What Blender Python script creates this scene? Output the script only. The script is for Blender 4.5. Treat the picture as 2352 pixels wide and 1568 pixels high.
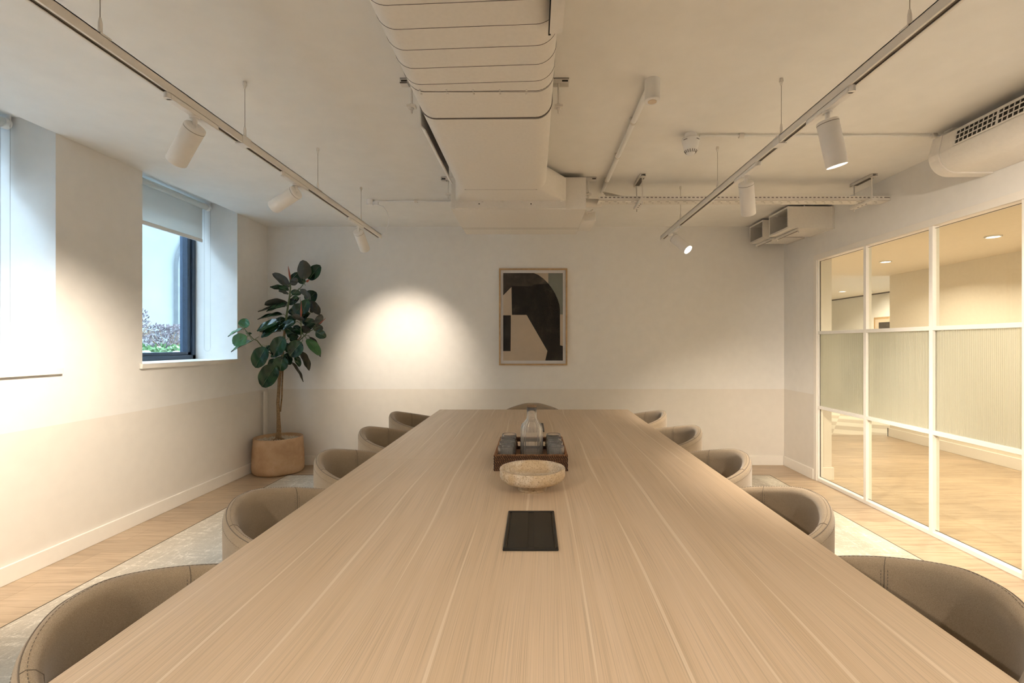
import bpy, bmesh, math, random
from mathutils import Vector, Matrix, noise as mnoise
random.seed(7)
S = bpy.context.scene
COL = S.collection
for o in list(bpy.data.objects): bpy.data.objects.remove(o)

# ------------------------------------------------------------------ camera, world, exposure
F = 1120.0; CX = 1226.0; CY = 789.5; CZ = 1.30
cam_d = bpy.data.cameras.new('camera'); cam = bpy.data.objects.new('camera', cam_d); COL.objects.link(cam)
cam.location = (0, 0, CZ); cam.rotation_euler = (math.pi/2, 0, 0)
cam_d.sensor_width = 36; cam_d.lens = F*36/2352
cam_d.shift_x = (1176-CX)/2352; cam_d.shift_y = (CY-784)/2352
cam_d.clip_start = 0.02; cam_d.clip_end = 100
S.camera = cam
S.view_settings.view_transform = 'Standard'; S.view_settings.look = 'None'
S.view_settings.exposure = 1.72; S.view_settings.gamma = 1.0; S.view_settings.use_curve_mapping = False

SKY = 5.4
w = bpy.data.worlds.new('world'); S.world = w; w.use_nodes = True
bg = w.node_tree.nodes['Background']
bg.inputs[0].default_value = (0.61, 0.80, 1.0, 1); bg.inputs[1].default_value = SKY

WARM = (1.0, 0.86, 0.69)
SPOT_W = 46.0
CORR_W = 8.5
ROOM_W = 26.0

# ------------------------------------------------------------------ materials
def new_mat(name):
    m = bpy.data.materials.new(name); m.use_nodes = True
    nt = m.node_tree; b = nt.nodes['Principled BSDF']
    return m, nt, b
def N(nt, t, **kw):
    n = nt.nodes.new(t)
    for k, v in kw.items(): setattr(n, k, v)
    return n
def coords(nt, scale=(1,1,1), kind='Object', rot=(0,0,0)):
    tc = N(nt, 'ShaderNodeTexCoord'); mp = N(nt, 'ShaderNodeMapping')
    mp.inputs['Scale'].default_value = scale; mp.inputs['Rotation'].default_value = rot
    nt.links.new(tc.outputs[kind], mp.inputs['Vector']); return mp.outputs['Vector']
def noise(nt, vec, scale=5, detail=4, rough=.5, dist=0):
    n = N(nt, 'ShaderNodeTexNoise'); n.inputs['Scale'].default_value = scale
    n.inputs['Detail'].default_value = detail; n.inputs['Roughness'].default_value = rough
    n.inputs['Distortion'].default_value = dist
    nt.links.new(vec, n.inputs['Vector']); return n.outputs['Fac']
def ramp(nt, fac, stops):
    r = N(nt, 'ShaderNodeValToRGB'); e = r.color_ramp.elements
    while len(e) < len(stops): e.new(.5)
    for i, (p, c) in enumerate(stops):
        e[i].position = p; e[i].color = (c[0], c[1], c[2], 1) if not isinstance(c, (int, float)) else (c, c, c, 1)
    nt.links.new(fac, r.inputs['Fac']); return r.outputs['Color']
def mix(nt, a, b, fac, mode='MIX'):
    m = N(nt, 'ShaderNodeMix', data_type='RGBA', blend_type=mode)
    for sock, v in ((m.inputs[0], fac), (m.inputs[6], a), (m.inputs[7], b)):
        if isinstance(v, (int, float)): sock.default_value = v
        elif isinstance(v, tuple): sock.default_value = (v[0], v[1], v[2], 1)
        else: nt.links.new(v, sock)
    return m.outputs[2]
def math_n(nt, op, a, b=0.0):
    m = N(nt, 'ShaderNodeMath', operation=op)
    for i, v in enumerate((a, b)):
        if isinstance(v, (int, float)): m.inputs[i].default_value = v
        else: nt.links.new(v, m.inputs[i])
    return m.outputs[0]
def bump(nt, b, h, strength=.2, dist=.01):
    n = N(nt, 'ShaderNodeBump'); n.inputs['Strength'].default_value = strength; n.inputs['Distance'].default_value = dist
    nt.links.new(h, n.inputs['Height']); nt.links.new(n.outputs['Normal'], b.inputs['Normal'])
def paint(name, c, rough=.6, var=.03, bs=.05, scale=30):
    m, nt, b = new_mat(name); v = coords(nt)
    f = noise(nt, v, scale, 3)
    lo = tuple(x*(1-var) for x in c); hi = tuple(min(1, x*(1+var)) for x in c)
    nt.links.new(ramp(nt, f, [(.3, lo), (.7, hi)]), b.inputs['Base Color'])
    b.inputs['Roughness'].default_value = rough
    if bs: bump(nt, b, f, bs, .004)
    return m
M = {}
UP = (.84, .82, .79); LOW = (.785, .738, .675)
# two-tone wall paint: white above the dado line, beige below
m, nt, b = new_mat('wall_paint'); M['wall'] = m
v = coords(nt); sp = N(nt, 'ShaderNodeSeparateXYZ'); nt.links.new(v, sp.inputs[0])
edge = math_n(nt, 'GREATER_THAN', sp.outputs[2], .815)
f = noise(nt, v, 12, 4)
c = mix(nt, LOW, UP, edge); c = mix(nt, c, ramp(nt, f, [(.3, .965), (.7, 1.0)]), 1.0, 'MULTIPLY')
nt.links.new(c, b.inputs['Base Color']); b.inputs['Roughness'].default_value = .55
bump(nt, b, noise(nt, v, 90, 3), .06, .003)
M['ceiling'] = paint('ceiling_paint', (.88, .86, .82), .75, .02, .05, 8)
M['white'] = paint('white_paint', (.82, .80, .77), .45, .01, 0)
M['trim'] = paint('trim_paint', (.86, .82, .76), .4, .01, 0)
M['duct'] = paint('duct_paint', (.80, .76, .70), .55, .02, .04, 60)
M['track'] = paint('track_white', (.80, .76, .70), .35, .01, 0)
M['spot'] = paint('spotlight_white', (.86, .83, .79), .4, .01, 0)
M['frame_white'] = paint('partition_frame', (.88, .86, .82), .35, .01, 0)
M['plastic'] = paint('white_plastic', (.88, .87, .85), .35, .005, 0)
M['dark'] = paint('gap_shade', (.02, .017, .012), .6, .1, 0)
M['grey'] = paint('seam_grey', (.12, .10, .085), .6, .1, 0)
M['slot'] = paint('track_slot', (.18, .15, .12), .5, .1, 0)
M['gasket'] = paint('gasket_black', (.04, .035, .03), .6, .1, 0)
M['steel'] = paint('steel_wire', (.42, .38, .33), .35, .05, 0); M['steel'].node_tree.nodes['Principled BSDF'].inputs['Metallic'].default_value = .7
M['navy'] = paint('navy_frame', (.035, .055, .09), .35, .1, 0)
M['dado_low'] = paint('corridor_paint', (.82, .76, .66), .6, .02, .02)
M['corr_ceiling'] = paint('corridor_ceiling', (.84, .76, .64), .7, .02, .02)
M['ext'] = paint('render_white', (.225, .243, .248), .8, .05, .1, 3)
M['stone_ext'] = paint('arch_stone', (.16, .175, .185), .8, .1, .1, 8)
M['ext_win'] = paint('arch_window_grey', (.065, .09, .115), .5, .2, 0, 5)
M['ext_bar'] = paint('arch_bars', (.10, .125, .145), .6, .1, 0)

# blind fabric: lets some daylight through
m, nt, b = new_mat('blind_fabric'); M['blind'] = m
out = nt.nodes['Material Output']; v = coords(nt)
wv = noise(nt, v, 600, 2)
nt.links.new(ramp(nt, wv, [(.3, (.80, .80, .77)), (.7, (.88, .88, .85))]), b.inputs['Base Color']); b.inputs['Roughness'].default_value = .8
tr = N(nt, 'ShaderNodeBsdfTranslucent'); tr.inputs[0].default_value = (.85, .87, .85, 1)
ms = N(nt, 'ShaderNodeMixShader'); ms.inputs[0].default_value = .42
nt.links.new(b.outputs[0], ms.inputs[1]); nt.links.new(tr.outputs[0], ms.inputs[2]); nt.links.new(ms.outputs[0], out.inputs[0])

# floor: oak boards running across the room
m, nt, b = new_mat('oak_floor'); M['floor'] = m
v = coords(nt)
br = N(nt, 'ShaderNodeTexBrick'); br.offset = .37; nt.links.new(v, br.inputs['Vector'])
br.inputs['Color1'].default_value = (1, 1, 1, 1); br.inputs['Color2'].default_value = (0, 0, 0, 1); br.inputs['Mortar'].default_value = (.5, .5, .5, 1)
br.inputs['Scale'].default_value = 1; br.inputs['Mortar Size'].default_value = .0012; br.inputs['Brick Width'].default_value = 1.35; br.inputs['Row Height'].default_value = .19
g1 = noise(nt, coords(nt, (1.2, 14, 1)), 2.2, 6, .6, .6)
g2 = noise(nt, coords(nt, (3, 90, 1)), 3, 3, .5)
c = ramp(nt, g1, [(.28, (.34, .24, .155)), (.5, (.49, .37, .25)), (.75, (.58, .45, .32))])
c = mix(nt, c, ramp(nt, g2, [(.3, .86), (.7, 1.05)]), 1.0, 'MULTIPLY')
c = mix(nt, c, ramp(nt, br.outputs['Color'], [(0, .88), (1, 1.06)]), 1.0, 'MULTIPLY')
c = mix(nt, c, (.28, .19, .11), br.outputs['Fac'])
nt.links.new(c, b.inputs['Base Color']); b.inputs['Roughness'].default_value = .38
bump(nt, b, g2, .05, .002)

# pale patterned floor beyond the corridor
m, nt, b = new_mat('pale_pattern'); M['palefloor'] = m
v = coords(nt, (1, 1, 1), rot=(0, 0, .6))
ck = N(nt, 'ShaderNodeTexChecker'); ck.inputs['Scale'].default_value = 2.4; nt.links.new(v, ck.inputs[0])
ck.inputs[1].default_value = (.80, .74, .63, 1); ck.inputs[2].default_value = (.62, .54, .43, 1)
nt.links.new(ck.outputs[0], b.inputs['Base Color']); b.inputs['Roughness'].default_value = .8

# table veneer: pale oak, grain along the table with light flashes
m, nt, b = new_mat('oak_veneer'); M['table'] = m
tc = N(nt, 'ShaderNodeTexCoord'); sp = N(nt, 'ShaderNodeSeparateXYZ'); nt.links.new(tc.outputs['Object'], sp.inputs[0])
wob = noise(nt, coords(nt, (1.6, .40, 1)), 2, 1, .3)
xw = math_n(nt, 'ADD', sp.outputs[0], math_n(nt, 'MULTIPLY', math_n(nt, 'SUBTRACT', wob, .5), .075))
cb = N(nt, 'ShaderNodeCombineXYZ'); nt.links.new(xw, cb.inputs[0]); nt.links.new(sp.outputs[1], cb.inputs[1])
def stretch(s):
    mp = N(nt, 'ShaderNodeMapping'); mp.inputs['Scale'].default_value = s; nt.links.new(cb.outputs[0], mp.inputs['Vector']); return mp.outputs[0]
gf = noise(nt, stretch((620, 2.4, 1)), 1, 2, .5)
gm = noise(nt, stretch((60, 1.2, 1)), 1, 3, .55)
gl = noise(nt, stretch((9, .35, 1)), 1, 2, .5)
c = ramp(nt, gm, [(.3, (.61, .47, .325)), (.5, (.635, .495, .35)), (.72, (.66, .52, .375))])
c = mix(nt, c, ramp(nt, gf, [(.34, .80), (.47, .98), (.7, 1.03)]), 1.0, 'MULTIPLY')
c = mix(nt, c, ramp(nt, gl, [(.3, (.95, .93, .90)), (.7, (1.04, 1.04, 1.06))]), 1.0, 'MULTIPLY')
pp = math_n(nt, 'PINGPONG', math_n(nt, 'ADD', xw, .035), .073)
fl = noise(nt, stretch((7, .9, 1)), 1, 1)
wd = math_n(nt, 'LESS_THAN', pp, math_n(nt, 'MULTIPLY', math_n(nt, 'MAXIMUM', math_n(nt, 'SUBTRACT', fl, .38), 0), .02))
c = mix(nt, c, (.76, .64, .50), math_n(nt, 'MULTIPLY', wd, .7))
nt.links.new(c, b.inputs['Base Color']); b.inputs['Roughness'].default_value = .42
bump(nt, b, gf, .06, .0015)

# rug
m, nt, b = new_mat('rug_weave'); M['rug'] = m
v = coords(nt)
a1 = noise(nt, coords(nt, (34, 5, 1), rot=(0, 0, .12)), 1, 6, .8, .6); a2 = noise(nt, coords(nt, (5, 34, 1), rot=(0, 0, -.1)), 1, 6, .8, .6)
mk = noise(nt, v, 3.5, 3, .5)
s1 = ramp(nt, a1, [(.53, 0), (.58, 1)]); s2 = ramp(nt, a2, [(.53, 0), (.58, 1)])
sc = mix(nt, s1, s2, 1.0, 'LIGHTEN'); sc = mix(nt, sc, ramp(nt, noise(nt, v, 60, 4, .8), [(.45, .15), (.6, 1)]), 1.0, 'MULTIPLY')
c = mix(nt, ramp(nt, mk, [(.35, (.48, .43, .35)), (.65, (.56, .505, .42))]), (.82, .76, .66), math_n(nt, 'MULTIPLY', sc, .85))
c = mix(nt, c, ramp(nt, noise(nt, v, 260, 2), [(.3, .88), (.7, 1.05)]), 1.0, 'MULTIPLY')
nt.links.new(c, b.inputs['Base Color']); b.inputs['Roughness'].default_value = .95
bump(nt, b, noise(nt, v, 300, 2), .3, .004)
M['rug_edge'] = paint('rug_binding', (.10, .085, .06), .9, .1, 0)

# chair fabric
def fabric(name, c0, c1):
    m, nt, b = new_mat(name); v = coords(nt)
    f1 = noise(nt, v, 800, 2, .6); f2 = noise(nt, v, 14, 3)
    c = ramp(nt, f1, [(.36, c0), (.64, c1)])
    c = mix(nt, c, ramp(nt, f2, [(.3, .94), (.7, 1.04)]), 1.0, 'MULTIPLY')
    nt.links.new(c, b.inputs['Base Color']); b.inputs['Roughness'].default_value = .92
    b.inputs['Sheen Weight'].default_value = .38; b.inputs['Sheen Roughness'].default_value = .5
    bump(nt, b, f1, .15, .001); return m
M['fabric'] = fabric('taupe_wool', (.27, .205, .135), (.43, .34, .24))
M['stitch'] = fabric('stitch_thread', (.13, .10, .07), (.19, .15, .11))
M['chrome'] = paint('chair_base_metal', (.1, .09, .08), .35, .05, 0)

# terracotta pot
m, nt, b = new_mat('sandy_terracotta'); M['pot'] = m
v = coords(nt); f1 = noise(nt, v, 6, 5, .6); f2 = noise(nt, v, 90, 3, .7)
c = ramp(nt, f1, [(.3, (.44, .27, .15)), (.55, (.56, .37, .22)), (.75, (.64, .45, .29))])
c = mix(nt, c, (.26, .14, .07), ramp(nt, f2, [(.26, 1), (.36, 0)]))
nt.links.new(c, b.inputs['Base Color']); b.inputs['Roughness'].default_value = .8; bump(nt, b, f2, .12, .003)
M['pebble'] = paint('pale_pebbles', (.62, .54, .42), .9, .25, .2, 120)
M['bark'] = paint('bark', (.26, .165, .085), .85, .3, .4, 60)
M['greenstem'] = paint('green_stem', (.12, .16, .07), .6, .2, .1, 30)
M['bud'] = paint('red_bud', (.34, .085, .045), .5, .25, 0, 20)
m, nt, b = new_mat('leaf_top'); M['leaf'] = m
f1 = noise(nt, coords(nt), 9, 3); nt.links.new(ramp(nt, f1, [(.35, (.005, .024, .009)), (.65, (.014, .055, .016))]), b.inputs['Base Color'])
b.inputs['Roughness'].default_value = .24
m, nt, b = new_mat('leaf_light'); M['leaf_light'] = m
f1 = noise(nt, coords(nt), 9, 3); nt.links.new(ramp(nt, f1, [(.35, (.03, .10, .03)), (.65, (.06, .17, .045))]), b.inputs['Base Color'])
b.inputs['Roughness'].default_value = .3
m, nt, b = new_mat('leaf_under'); M['under'] = m
f1 = noise(nt, coords(nt), 12, 3); nt.links.new(ramp(nt, f1, [(.35, (.04, .038, .022)), (.65, (.075, .065, .038))]), b.inputs['Base Color'])
b.inputs['Roughness'].default_value = .45
M['rib'] = paint('leaf_rib', (.14, .20, .08), .5, .1, 0)

# travertine bowl
m, nt, b = new_mat('travertine'); M['stone'] = m
v = coords(nt); f1 = noise(nt, v, 26, 8, .8); f2 = noise(nt, v, 190, 4, .75); f3 = noise(nt, v, 9, 2)
c = ramp(nt, f1, [(.34, (.40, .29, .17)), (.46, (.58, .48, .35)), (.6, (.70, .63, .53))])
c = mix(nt, c, (.56, .41, .24), ramp(nt, f3, [(.45, 0), (.6, .7)]))
c = mix(nt, c, (.25, .17, .10), ramp(nt, f2, [(.38, .8), (.47, 0)]))
nt.links.new(c, b.inputs['Base Color']); b.inputs['Roughness'].default_value = .7; bump(nt, b, f2, .35, .003)

M['wicker_core'] = paint('wicker_dark', (.045, .02, .01), .5, .3, 0)
m, nt, b = new_mat('rattan'); M['rattan'] = m
f1 = noise(nt, coords(nt), 140, 2, .6); nt.links.new(ramp(nt, f1, [(.3, (.10, .035, .012)), (.5, (.20, .08, .028)), (.68, (.40, .20, .08))]), b.inputs['Base Color'])
b.inputs['Roughness'].default_value = .35
M['tray_base'] = paint('tray_base_wood', (.12, .06, .03), .45, .3, .1, 40)
M['blackplastic'] = paint('black_anodised', (.006, .005, .004), .42, .05, 0)
M['lid'] = paint('brown_black_lid', (.013, .010, .006), .5, .05, 0)
M['cork'] = paint('stopper_wood', (.22, .14, .08), .6, .3, .1, 60)
M['oakframe'] = paint('oak_frame', (.50, .33, .17), .5, .12, .05, 25)
M['mat_board'] = paint('mount_white', (.80, .78, .78), .7, .005, 0)
M['art_beige'] = paint('print_beige', (.60, .49, .37), .8, .04, 0, 12)
M['art_green'] = paint('print_green', (.235, .25, .215), .8, .08, 0, 10)
m, nt, b = new_mat('print_black'); M['art_black'] = m
f1 = noise(nt, coords(nt), 7, 8, .72); nt.links.new(ramp(nt, f1, [(.47, (.008, .006, .004)), (.58, (.024, .019, .014)), (.68, (.075, .06, .05))]), b.inputs['Base Color']); b.inputs['Roughness'].default_value = .8
m, nt, b = new_mat('print_charcoal'); M['art_char'] = m
f1 = noise(nt, coords(nt), 14, 8, .75); nt.links.new(ramp(nt, f1, [(.35, (.035, .028, .022)), (.55, (.065, .053, .042)), (.7, (.13, .108, .085))]), b.inputs['Base Color']); b.inputs['Roughness'].default_value = .8

def schlick(nt, f0, top=1.0):
    lw = N(nt, 'ShaderNodeLayerWeight'); lw.inputs[0].default_value = .5
    return math_n(nt, 'ADD', math_n(nt, 'MULTIPLY', math_n(nt, 'POWER', lw.outputs['Facing'], 5.0), (1-f0)*top), f0)
def thin_glass(name, tint, refl=.025, rough=0.0):
    m, nt, b = new_mat(name); out = nt.nodes['Material Output']; nt.nodes.remove(b)
    t = N(nt, 'ShaderNodeBsdfTransparent'); t.inputs[0].default_value = (*tint, 1)
    g = N(nt, 'ShaderNodeBsdfGlossy'); g.inputs['Roughness'].default_value = rough
    ms = N(nt, 'ShaderNodeMixShader'); nt.links.new(schlick(nt, refl), ms.inputs[0])
    nt.links.new(t.outputs[0], ms.inputs[1]); nt.links.new(g.outputs[0], ms.inputs[2]); nt.links.new(ms.outputs[0], out.inputs[0])
    return m
M['glass'] = thin_glass('window_glass', (.95, .98, .98))
M['glass_warm'] = thin_glass('partition_glass', (.93, .94, .90))
M['picture_glass'] = thin_glass('picture_glass', (.97, .97, .97), .010)
m, nt, b = new_mat('drinking_glass'); M['tumbler'] = m
b.inputs['Base Color'].default_value = (.985, .985, .98, 1); b.inputs['Roughness'].default_value = .02
b.inputs['Transmission Weight'].default_value = .94; b.inputs['IOR'].default_value = 1.45
# reeded glass: half see-through blur, half milky
m, nt, b = new_mat('reeded_glass'); M['reeded'] = m; out = nt.nodes['Material Output']
b.inputs['Base Color'].default_value = (.66, .66, .56, 1); b.inputs['Roughness'].default_value = .22
rf = N(nt, 'ShaderNodeBsdfRefraction'); rf.inputs['IOR'].default_value = 1.25; rf.inputs['Roughness'].default_value = .28; rf.inputs[0].default_value = (.93, .95, .88, 1)
ms = N(nt, 'ShaderNodeMixShader'); ms.inputs[0].default_value = .62
nt.links.new(b.outputs[0], ms.inputs[1]); nt.links.new(rf.outputs[0], ms.inputs[2]); nt.links.new(ms.outputs[0], out.inputs[0])

def emit(name, c, s):
    m, nt, b = new_mat(name); b.inputs['Base Color'].default_value = (.8, .8, .8, 1)
    b.inputs['Emission Color'].default_value = (*c, 1); b.inputs['Emission Strength'].default_value = s; return m
M['lens'] = emit('lamp_lens_lit', (1, .93, .8), 9)
M['downlens'] = emit('downlight_lit', (1, .93, .8), 5)
M['lens_off'] = paint('lamp_lens', (.5, .45, .4), .3, .1, 0)

# ------------------------------------------------------------------ mesh builder
class MB:
    def __init__(s): s.v = []; s.f = []; s.m = []; s.sm = []
    def add(s, vs, fs, mi=0, smooth=False):
        o = len(s.v); s.v += [Vector(p) for p in vs]
        for f in fs: s.f.append([i+o for i in f]); s.m.append(mi); s.sm.append(smooth)
        return s
    def box(s, x0, x1, y0, y1, z0, z1, mi=0):
        x0, x1 = min(x0, x1), max(x0, x1); y0, y1 = min(y0, y1), max(y0, y1); z0, z1 = min(z0, z1), max(z0, z1)
        return s.add([(x0,y0,z0),(x1,y0,z0),(x1,y1,z0),(x0,y1,z0),(x0,y0,z1),(x1,y0,z1),(x1,y1,z1),(x0,y1,z1)],
              [(0,3,2,1),(4,5,6,7),(0,1,5,4),(1,2,6,5),(2,3,7,6),(3,0,4,7)], mi)
    def cyl(s, p0, p1, r0, r1=None, n=20, mi=0, caps=True, smooth=True):
        r1 = r0 if r1 is None else r1; p0, p1 = Vector(p0), Vector(p1); d = (p1-p0).normalized()
        a = d.cross(Vector((0,0,1)));
        if a.length < 1e-4: a = Vector((1,0,0))
        a.normalize(); b_ = d.cross(a)
        vs = []
        for p, r in ((p0, r0), (p1, r1)):
            for i in range(n):
                t = 2*math.pi*i/n; vs.append(p+(a*math.cos(t)+b_*math.sin(t))*r)
        s.add(vs, [(i, (i+1)%n, n+(i+1)%n, n+i) for i in range(n)], mi, smooth)
        if caps: s.add(vs, [list(range(n))[::-1], list(range(n, 2*n))], mi, False)
        return s
    def tube(s, pts, r, n=8, mi=0, closed=False, caps=True):
        pts = [Vector(p) for p in pts]; rs = r if isinstance(r, (list, tuple)) else [r]*len(pts)
        K = len(pts); vs = []; prev = None
        for k in range(K):
            if closed: d = pts[(k+1)%K]-pts[k-1]
            else: d = pts[min(k+1, K-1)]-pts[max(k-1, 0)]
            d.normalize()
            if prev is None:
                a = d.cross(Vector((0,0,1)))
                if a.length < 1e-3: a = d.cross(Vector((1,0,0)))
            else: a = prev - d*prev.dot(d)
            a.normalize(); prev = a.copy(); b_ = d.cross(a)
            for i in range(n):
                t = 2*math.pi*i/n; vs.append(pts[k]+(a*math.cos(t)+b_*math.sin(t))*rs[k])
        fs = []
        for k in range(K if closed else K-1):
            q = (k+1)%K
            for i in range(n): fs.append((k*n+i, k*n+(i+1)%n, q*n+(i+1)%n, q*n+i))
        s.add(vs, fs, mi, True)
        if caps and not closed: s.add(vs, [list(range(n))[::-1], list(range((K-1)*n, K*n))], mi)
        return s
    def lathe(s, prof, c=(0,0,0), n=48, mi=0, smooth=True, mod=None, sx=1, sy=1):
        vs = []
        for (r, z) in prof:
            for i in range(n):
                t = 2*math.pi*i/n; rr = r*(mod(t, z) if mod else 1)
                vs.append((c[0]+rr*math.cos(t)*sx, c[1]+rr*math.sin(t)*sy, c[2]+z))
        fs = []
        for k in range(len(prof)-1):
            for i in range(n): fs.append((k*n+i, k*n+(i+1)%n, (k+1)*n+(i+1)%n, (k+1)*n+i))
        return s.add(vs, fs, mi, smooth)
    def prism(s, poly, lo, hi, axis='y', mi=0, smooth=False):
        # poly is 2-D; axis y -> (x,z) extruded along y ; axis x -> (y,z) ; axis z -> (x,y)
        def P(a, b_, t): return {'y': (a, t, b_), 'x': (t, a, b_), 'z': (a, b_, t)}[axis]
        n = len(poly); vs = [P(a, b_, lo) for a, b_ in poly]+[P(a, b_, hi) for a, b_ in poly]
        s.add(vs, [(i, (i+1)%n, n+(i+1)%n, n+i) for i in range(n)], mi, smooth)
        s.add(vs, [list(range(n))[::-1], list(range(n, 2*n))], mi); return s
    def xf(s, mat, start=0):
        for i in range(start, len(s.v)): s.v[i] = mat @ s.v[i]
        return s
    def build(s, name, mat, parent=None, loc=None, bevel=0, seg=2, local=False, fixn=True, sub=0):
        mats = mat if isinstance(mat, (list, tuple)) else [mat]
        me = bpy.data.meshes.new(name)
        if local: off = Vector((0,0,0))
        elif parent is not None: off = wloc(parent)
        elif loc is not None: off = Vector(loc)
        else:
            xs = [p.x for p in s.v]; ys = [p.y for p in s.v]; zs = [p.z for p in s.v]
            off = Vector(((min(xs)+max(xs))/2, (min(ys)+max(ys))/2, min(zs)))
        me.from_pydata([tuple(p-off) for p in s.v], [], s.f)
        for mm in mats: me.materials.append(mm)
        me.polygons.foreach_set('material_index', s.m); me.polygons.foreach_set('use_smooth', s.sm)
        if fixn:
            bm = bmesh.new(); bm.from_mesh(me); bmesh.ops.recalc_face_normals(bm, faces=bm.faces); bm.to_mesh(me); bm.free()
        me.update()
        o = bpy.data.objects.new(name, me); COL.objects.link(o)
        if parent is not None: o.parent = parent
        elif not local: o.location = off
        if bevel:
            bv = o.modifiers.new('bevel', 'BEVEL'); bv.width = bevel; bv.segments = seg; bv.limit_method = 'ANGLE'; bv.angle_limit = math.radians(40)
        if sub:
            sb = o.modifiers.new('subd', 'SUBSURF'); sb.levels = sub; sb.render_levels = sub
        return o
def wloc(o):
    v = Vector((0,0,0))
    while o is not None: v += o.location; o = o.parent
    return v
def tag(o, label, cat, group=None):
    o['label'] = label; o['category'] = cat
    if group: o['group'] = group
    return o
def struct(o): o['kind'] = 'structure'; return o
def thing(name, loc, label, cat, group=None):
    o = bpy.data.objects.new(name, None); COL.objects.link(o); o.location = loc; o.empty_display_size = .1
    return tag(o, label, cat, group)
def copy_tree(o, parent=None):
    c = o.copy(); COL.objects.link(c); c.parent = parent
    for ch in list(o.children): copy_tree(ch, c)
    return c
def px(x, y, d): return Vector(((x-CX)/F*d, d, CZ-(y-CY)/F*d))
def box(*a): return MB().box(*a)

# ------------------------------------------------------------------ room shell
XL, XR, YB, YF, ZC = -2.86, 2.69, 5.24, -1.3, 2.56
WT = .42            # depth of the window recesses
ZS = 1.155          # sill height
fl = MB().box(XL-.45, 5.05, YF-.15, 6.98, -.06, 0); struct(fl.build('floor', M['floor'], loc=(0,0,0)))
cl = MB().box(XL-.02, XR+.16, YF-.15, YB+.12, ZC, ZC+.15)
wins = [(-.01, 1.13), (1.776, 2.917), (3.563, 4.704)]
cl2 = MB().box(XL, XR+.16, YF-.15, YB+.12, ZC, ZC+.2)
# splayed soffits over the recesses belong to the ceiling
for (a, b_) in wins:
    cl2.prism([(XL, ZC), (XL-.15, ZC+.095), (XL-.5, ZC+.1), (XL-.5, ZC+.2), (XL, ZC+.2)], a, b_, 'y')
struct(cl2.build('ceiling', M['ceiling'], loc=(0,0,0)))
wl = MB()
edges = [YF-.15] + [e for p in wins for e in p] + [YB+.12]
for i in range(0, len(edges), 2): wl.box(XL-.5, XL, edges[i], edges[i+1], 0, ZC+.2)
for (a, b_) in wins: wl.box(XL-.5, XL, a, b_, 0, ZS-.035)
struct(wl.build('wall_left', M['wall'], loc=(0,0,0)))
struct(MB().box(XL-.5, XR+.16, YB, YB+.15, 0, ZC+.2).build('wall_back', M['wall'], loc=(0,0,0)))
struct(MB().box(XL-.5, XR+.16, YF-.15, YF, 0, ZC+.2).build('wall_front', M['wall'], loc=(0,0,0)))
PY0, PY1, PZ = 2.665, 4.665, 2.115      # glazed opening in the right wall
wr = MB().box(XR, XR+.16, YF, PY0, 0, ZC).box(XR, XR+.16, PY1, YB, 0, ZC).box(XR, XR+.16, PY0, PY1, PZ, ZC)
struct(wr.build('wall_right', M['wall'], loc=(0,0,0)))
def skirt(name, *boxes, mat='trim'):
    mb = MB()
    for b_ in boxes: mb.box(*b_)
    struct(mb.build(name, M[mat], loc=(0,0,0), bevel=.003))
skirt('baseboard_left', (XL, XL+.016, YF, YB, 0, .10))
skirt('baseboard_back', (XL+.016, XR-.016, YB-.016, YB, 0, .10))
skirt('baseboard_right', (XR-.016, XR, PY1+.012, YB-.016, 0, .10), (XR-.016, XR, YF, PY0-.004, 0, .10))
skirt('baseboard_front', (XL+.016, XR-.016, YF, YF+.016, 0, .10))
# fine trim round the glazed opening
tr = MB().box(XR-.008, XR+.004, PY1-.035, PY1+.012, 0, PZ-.02).box(XR-.008, XR+.004, PY0-.03, PY1+.012, PZ-.02, PZ+.03)
struct(tr.build('trim_1', M['trim'], loc=(0,0,0), bevel=.002))
# boxed pipe in the far left corner
struct(MB().cyl((XL+.03, YB-.12, 0.1), (XL+.03, YB-.12, .80), .012, n=10).build('trim_2', M['wall'], loc=(0,0,0)))

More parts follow.
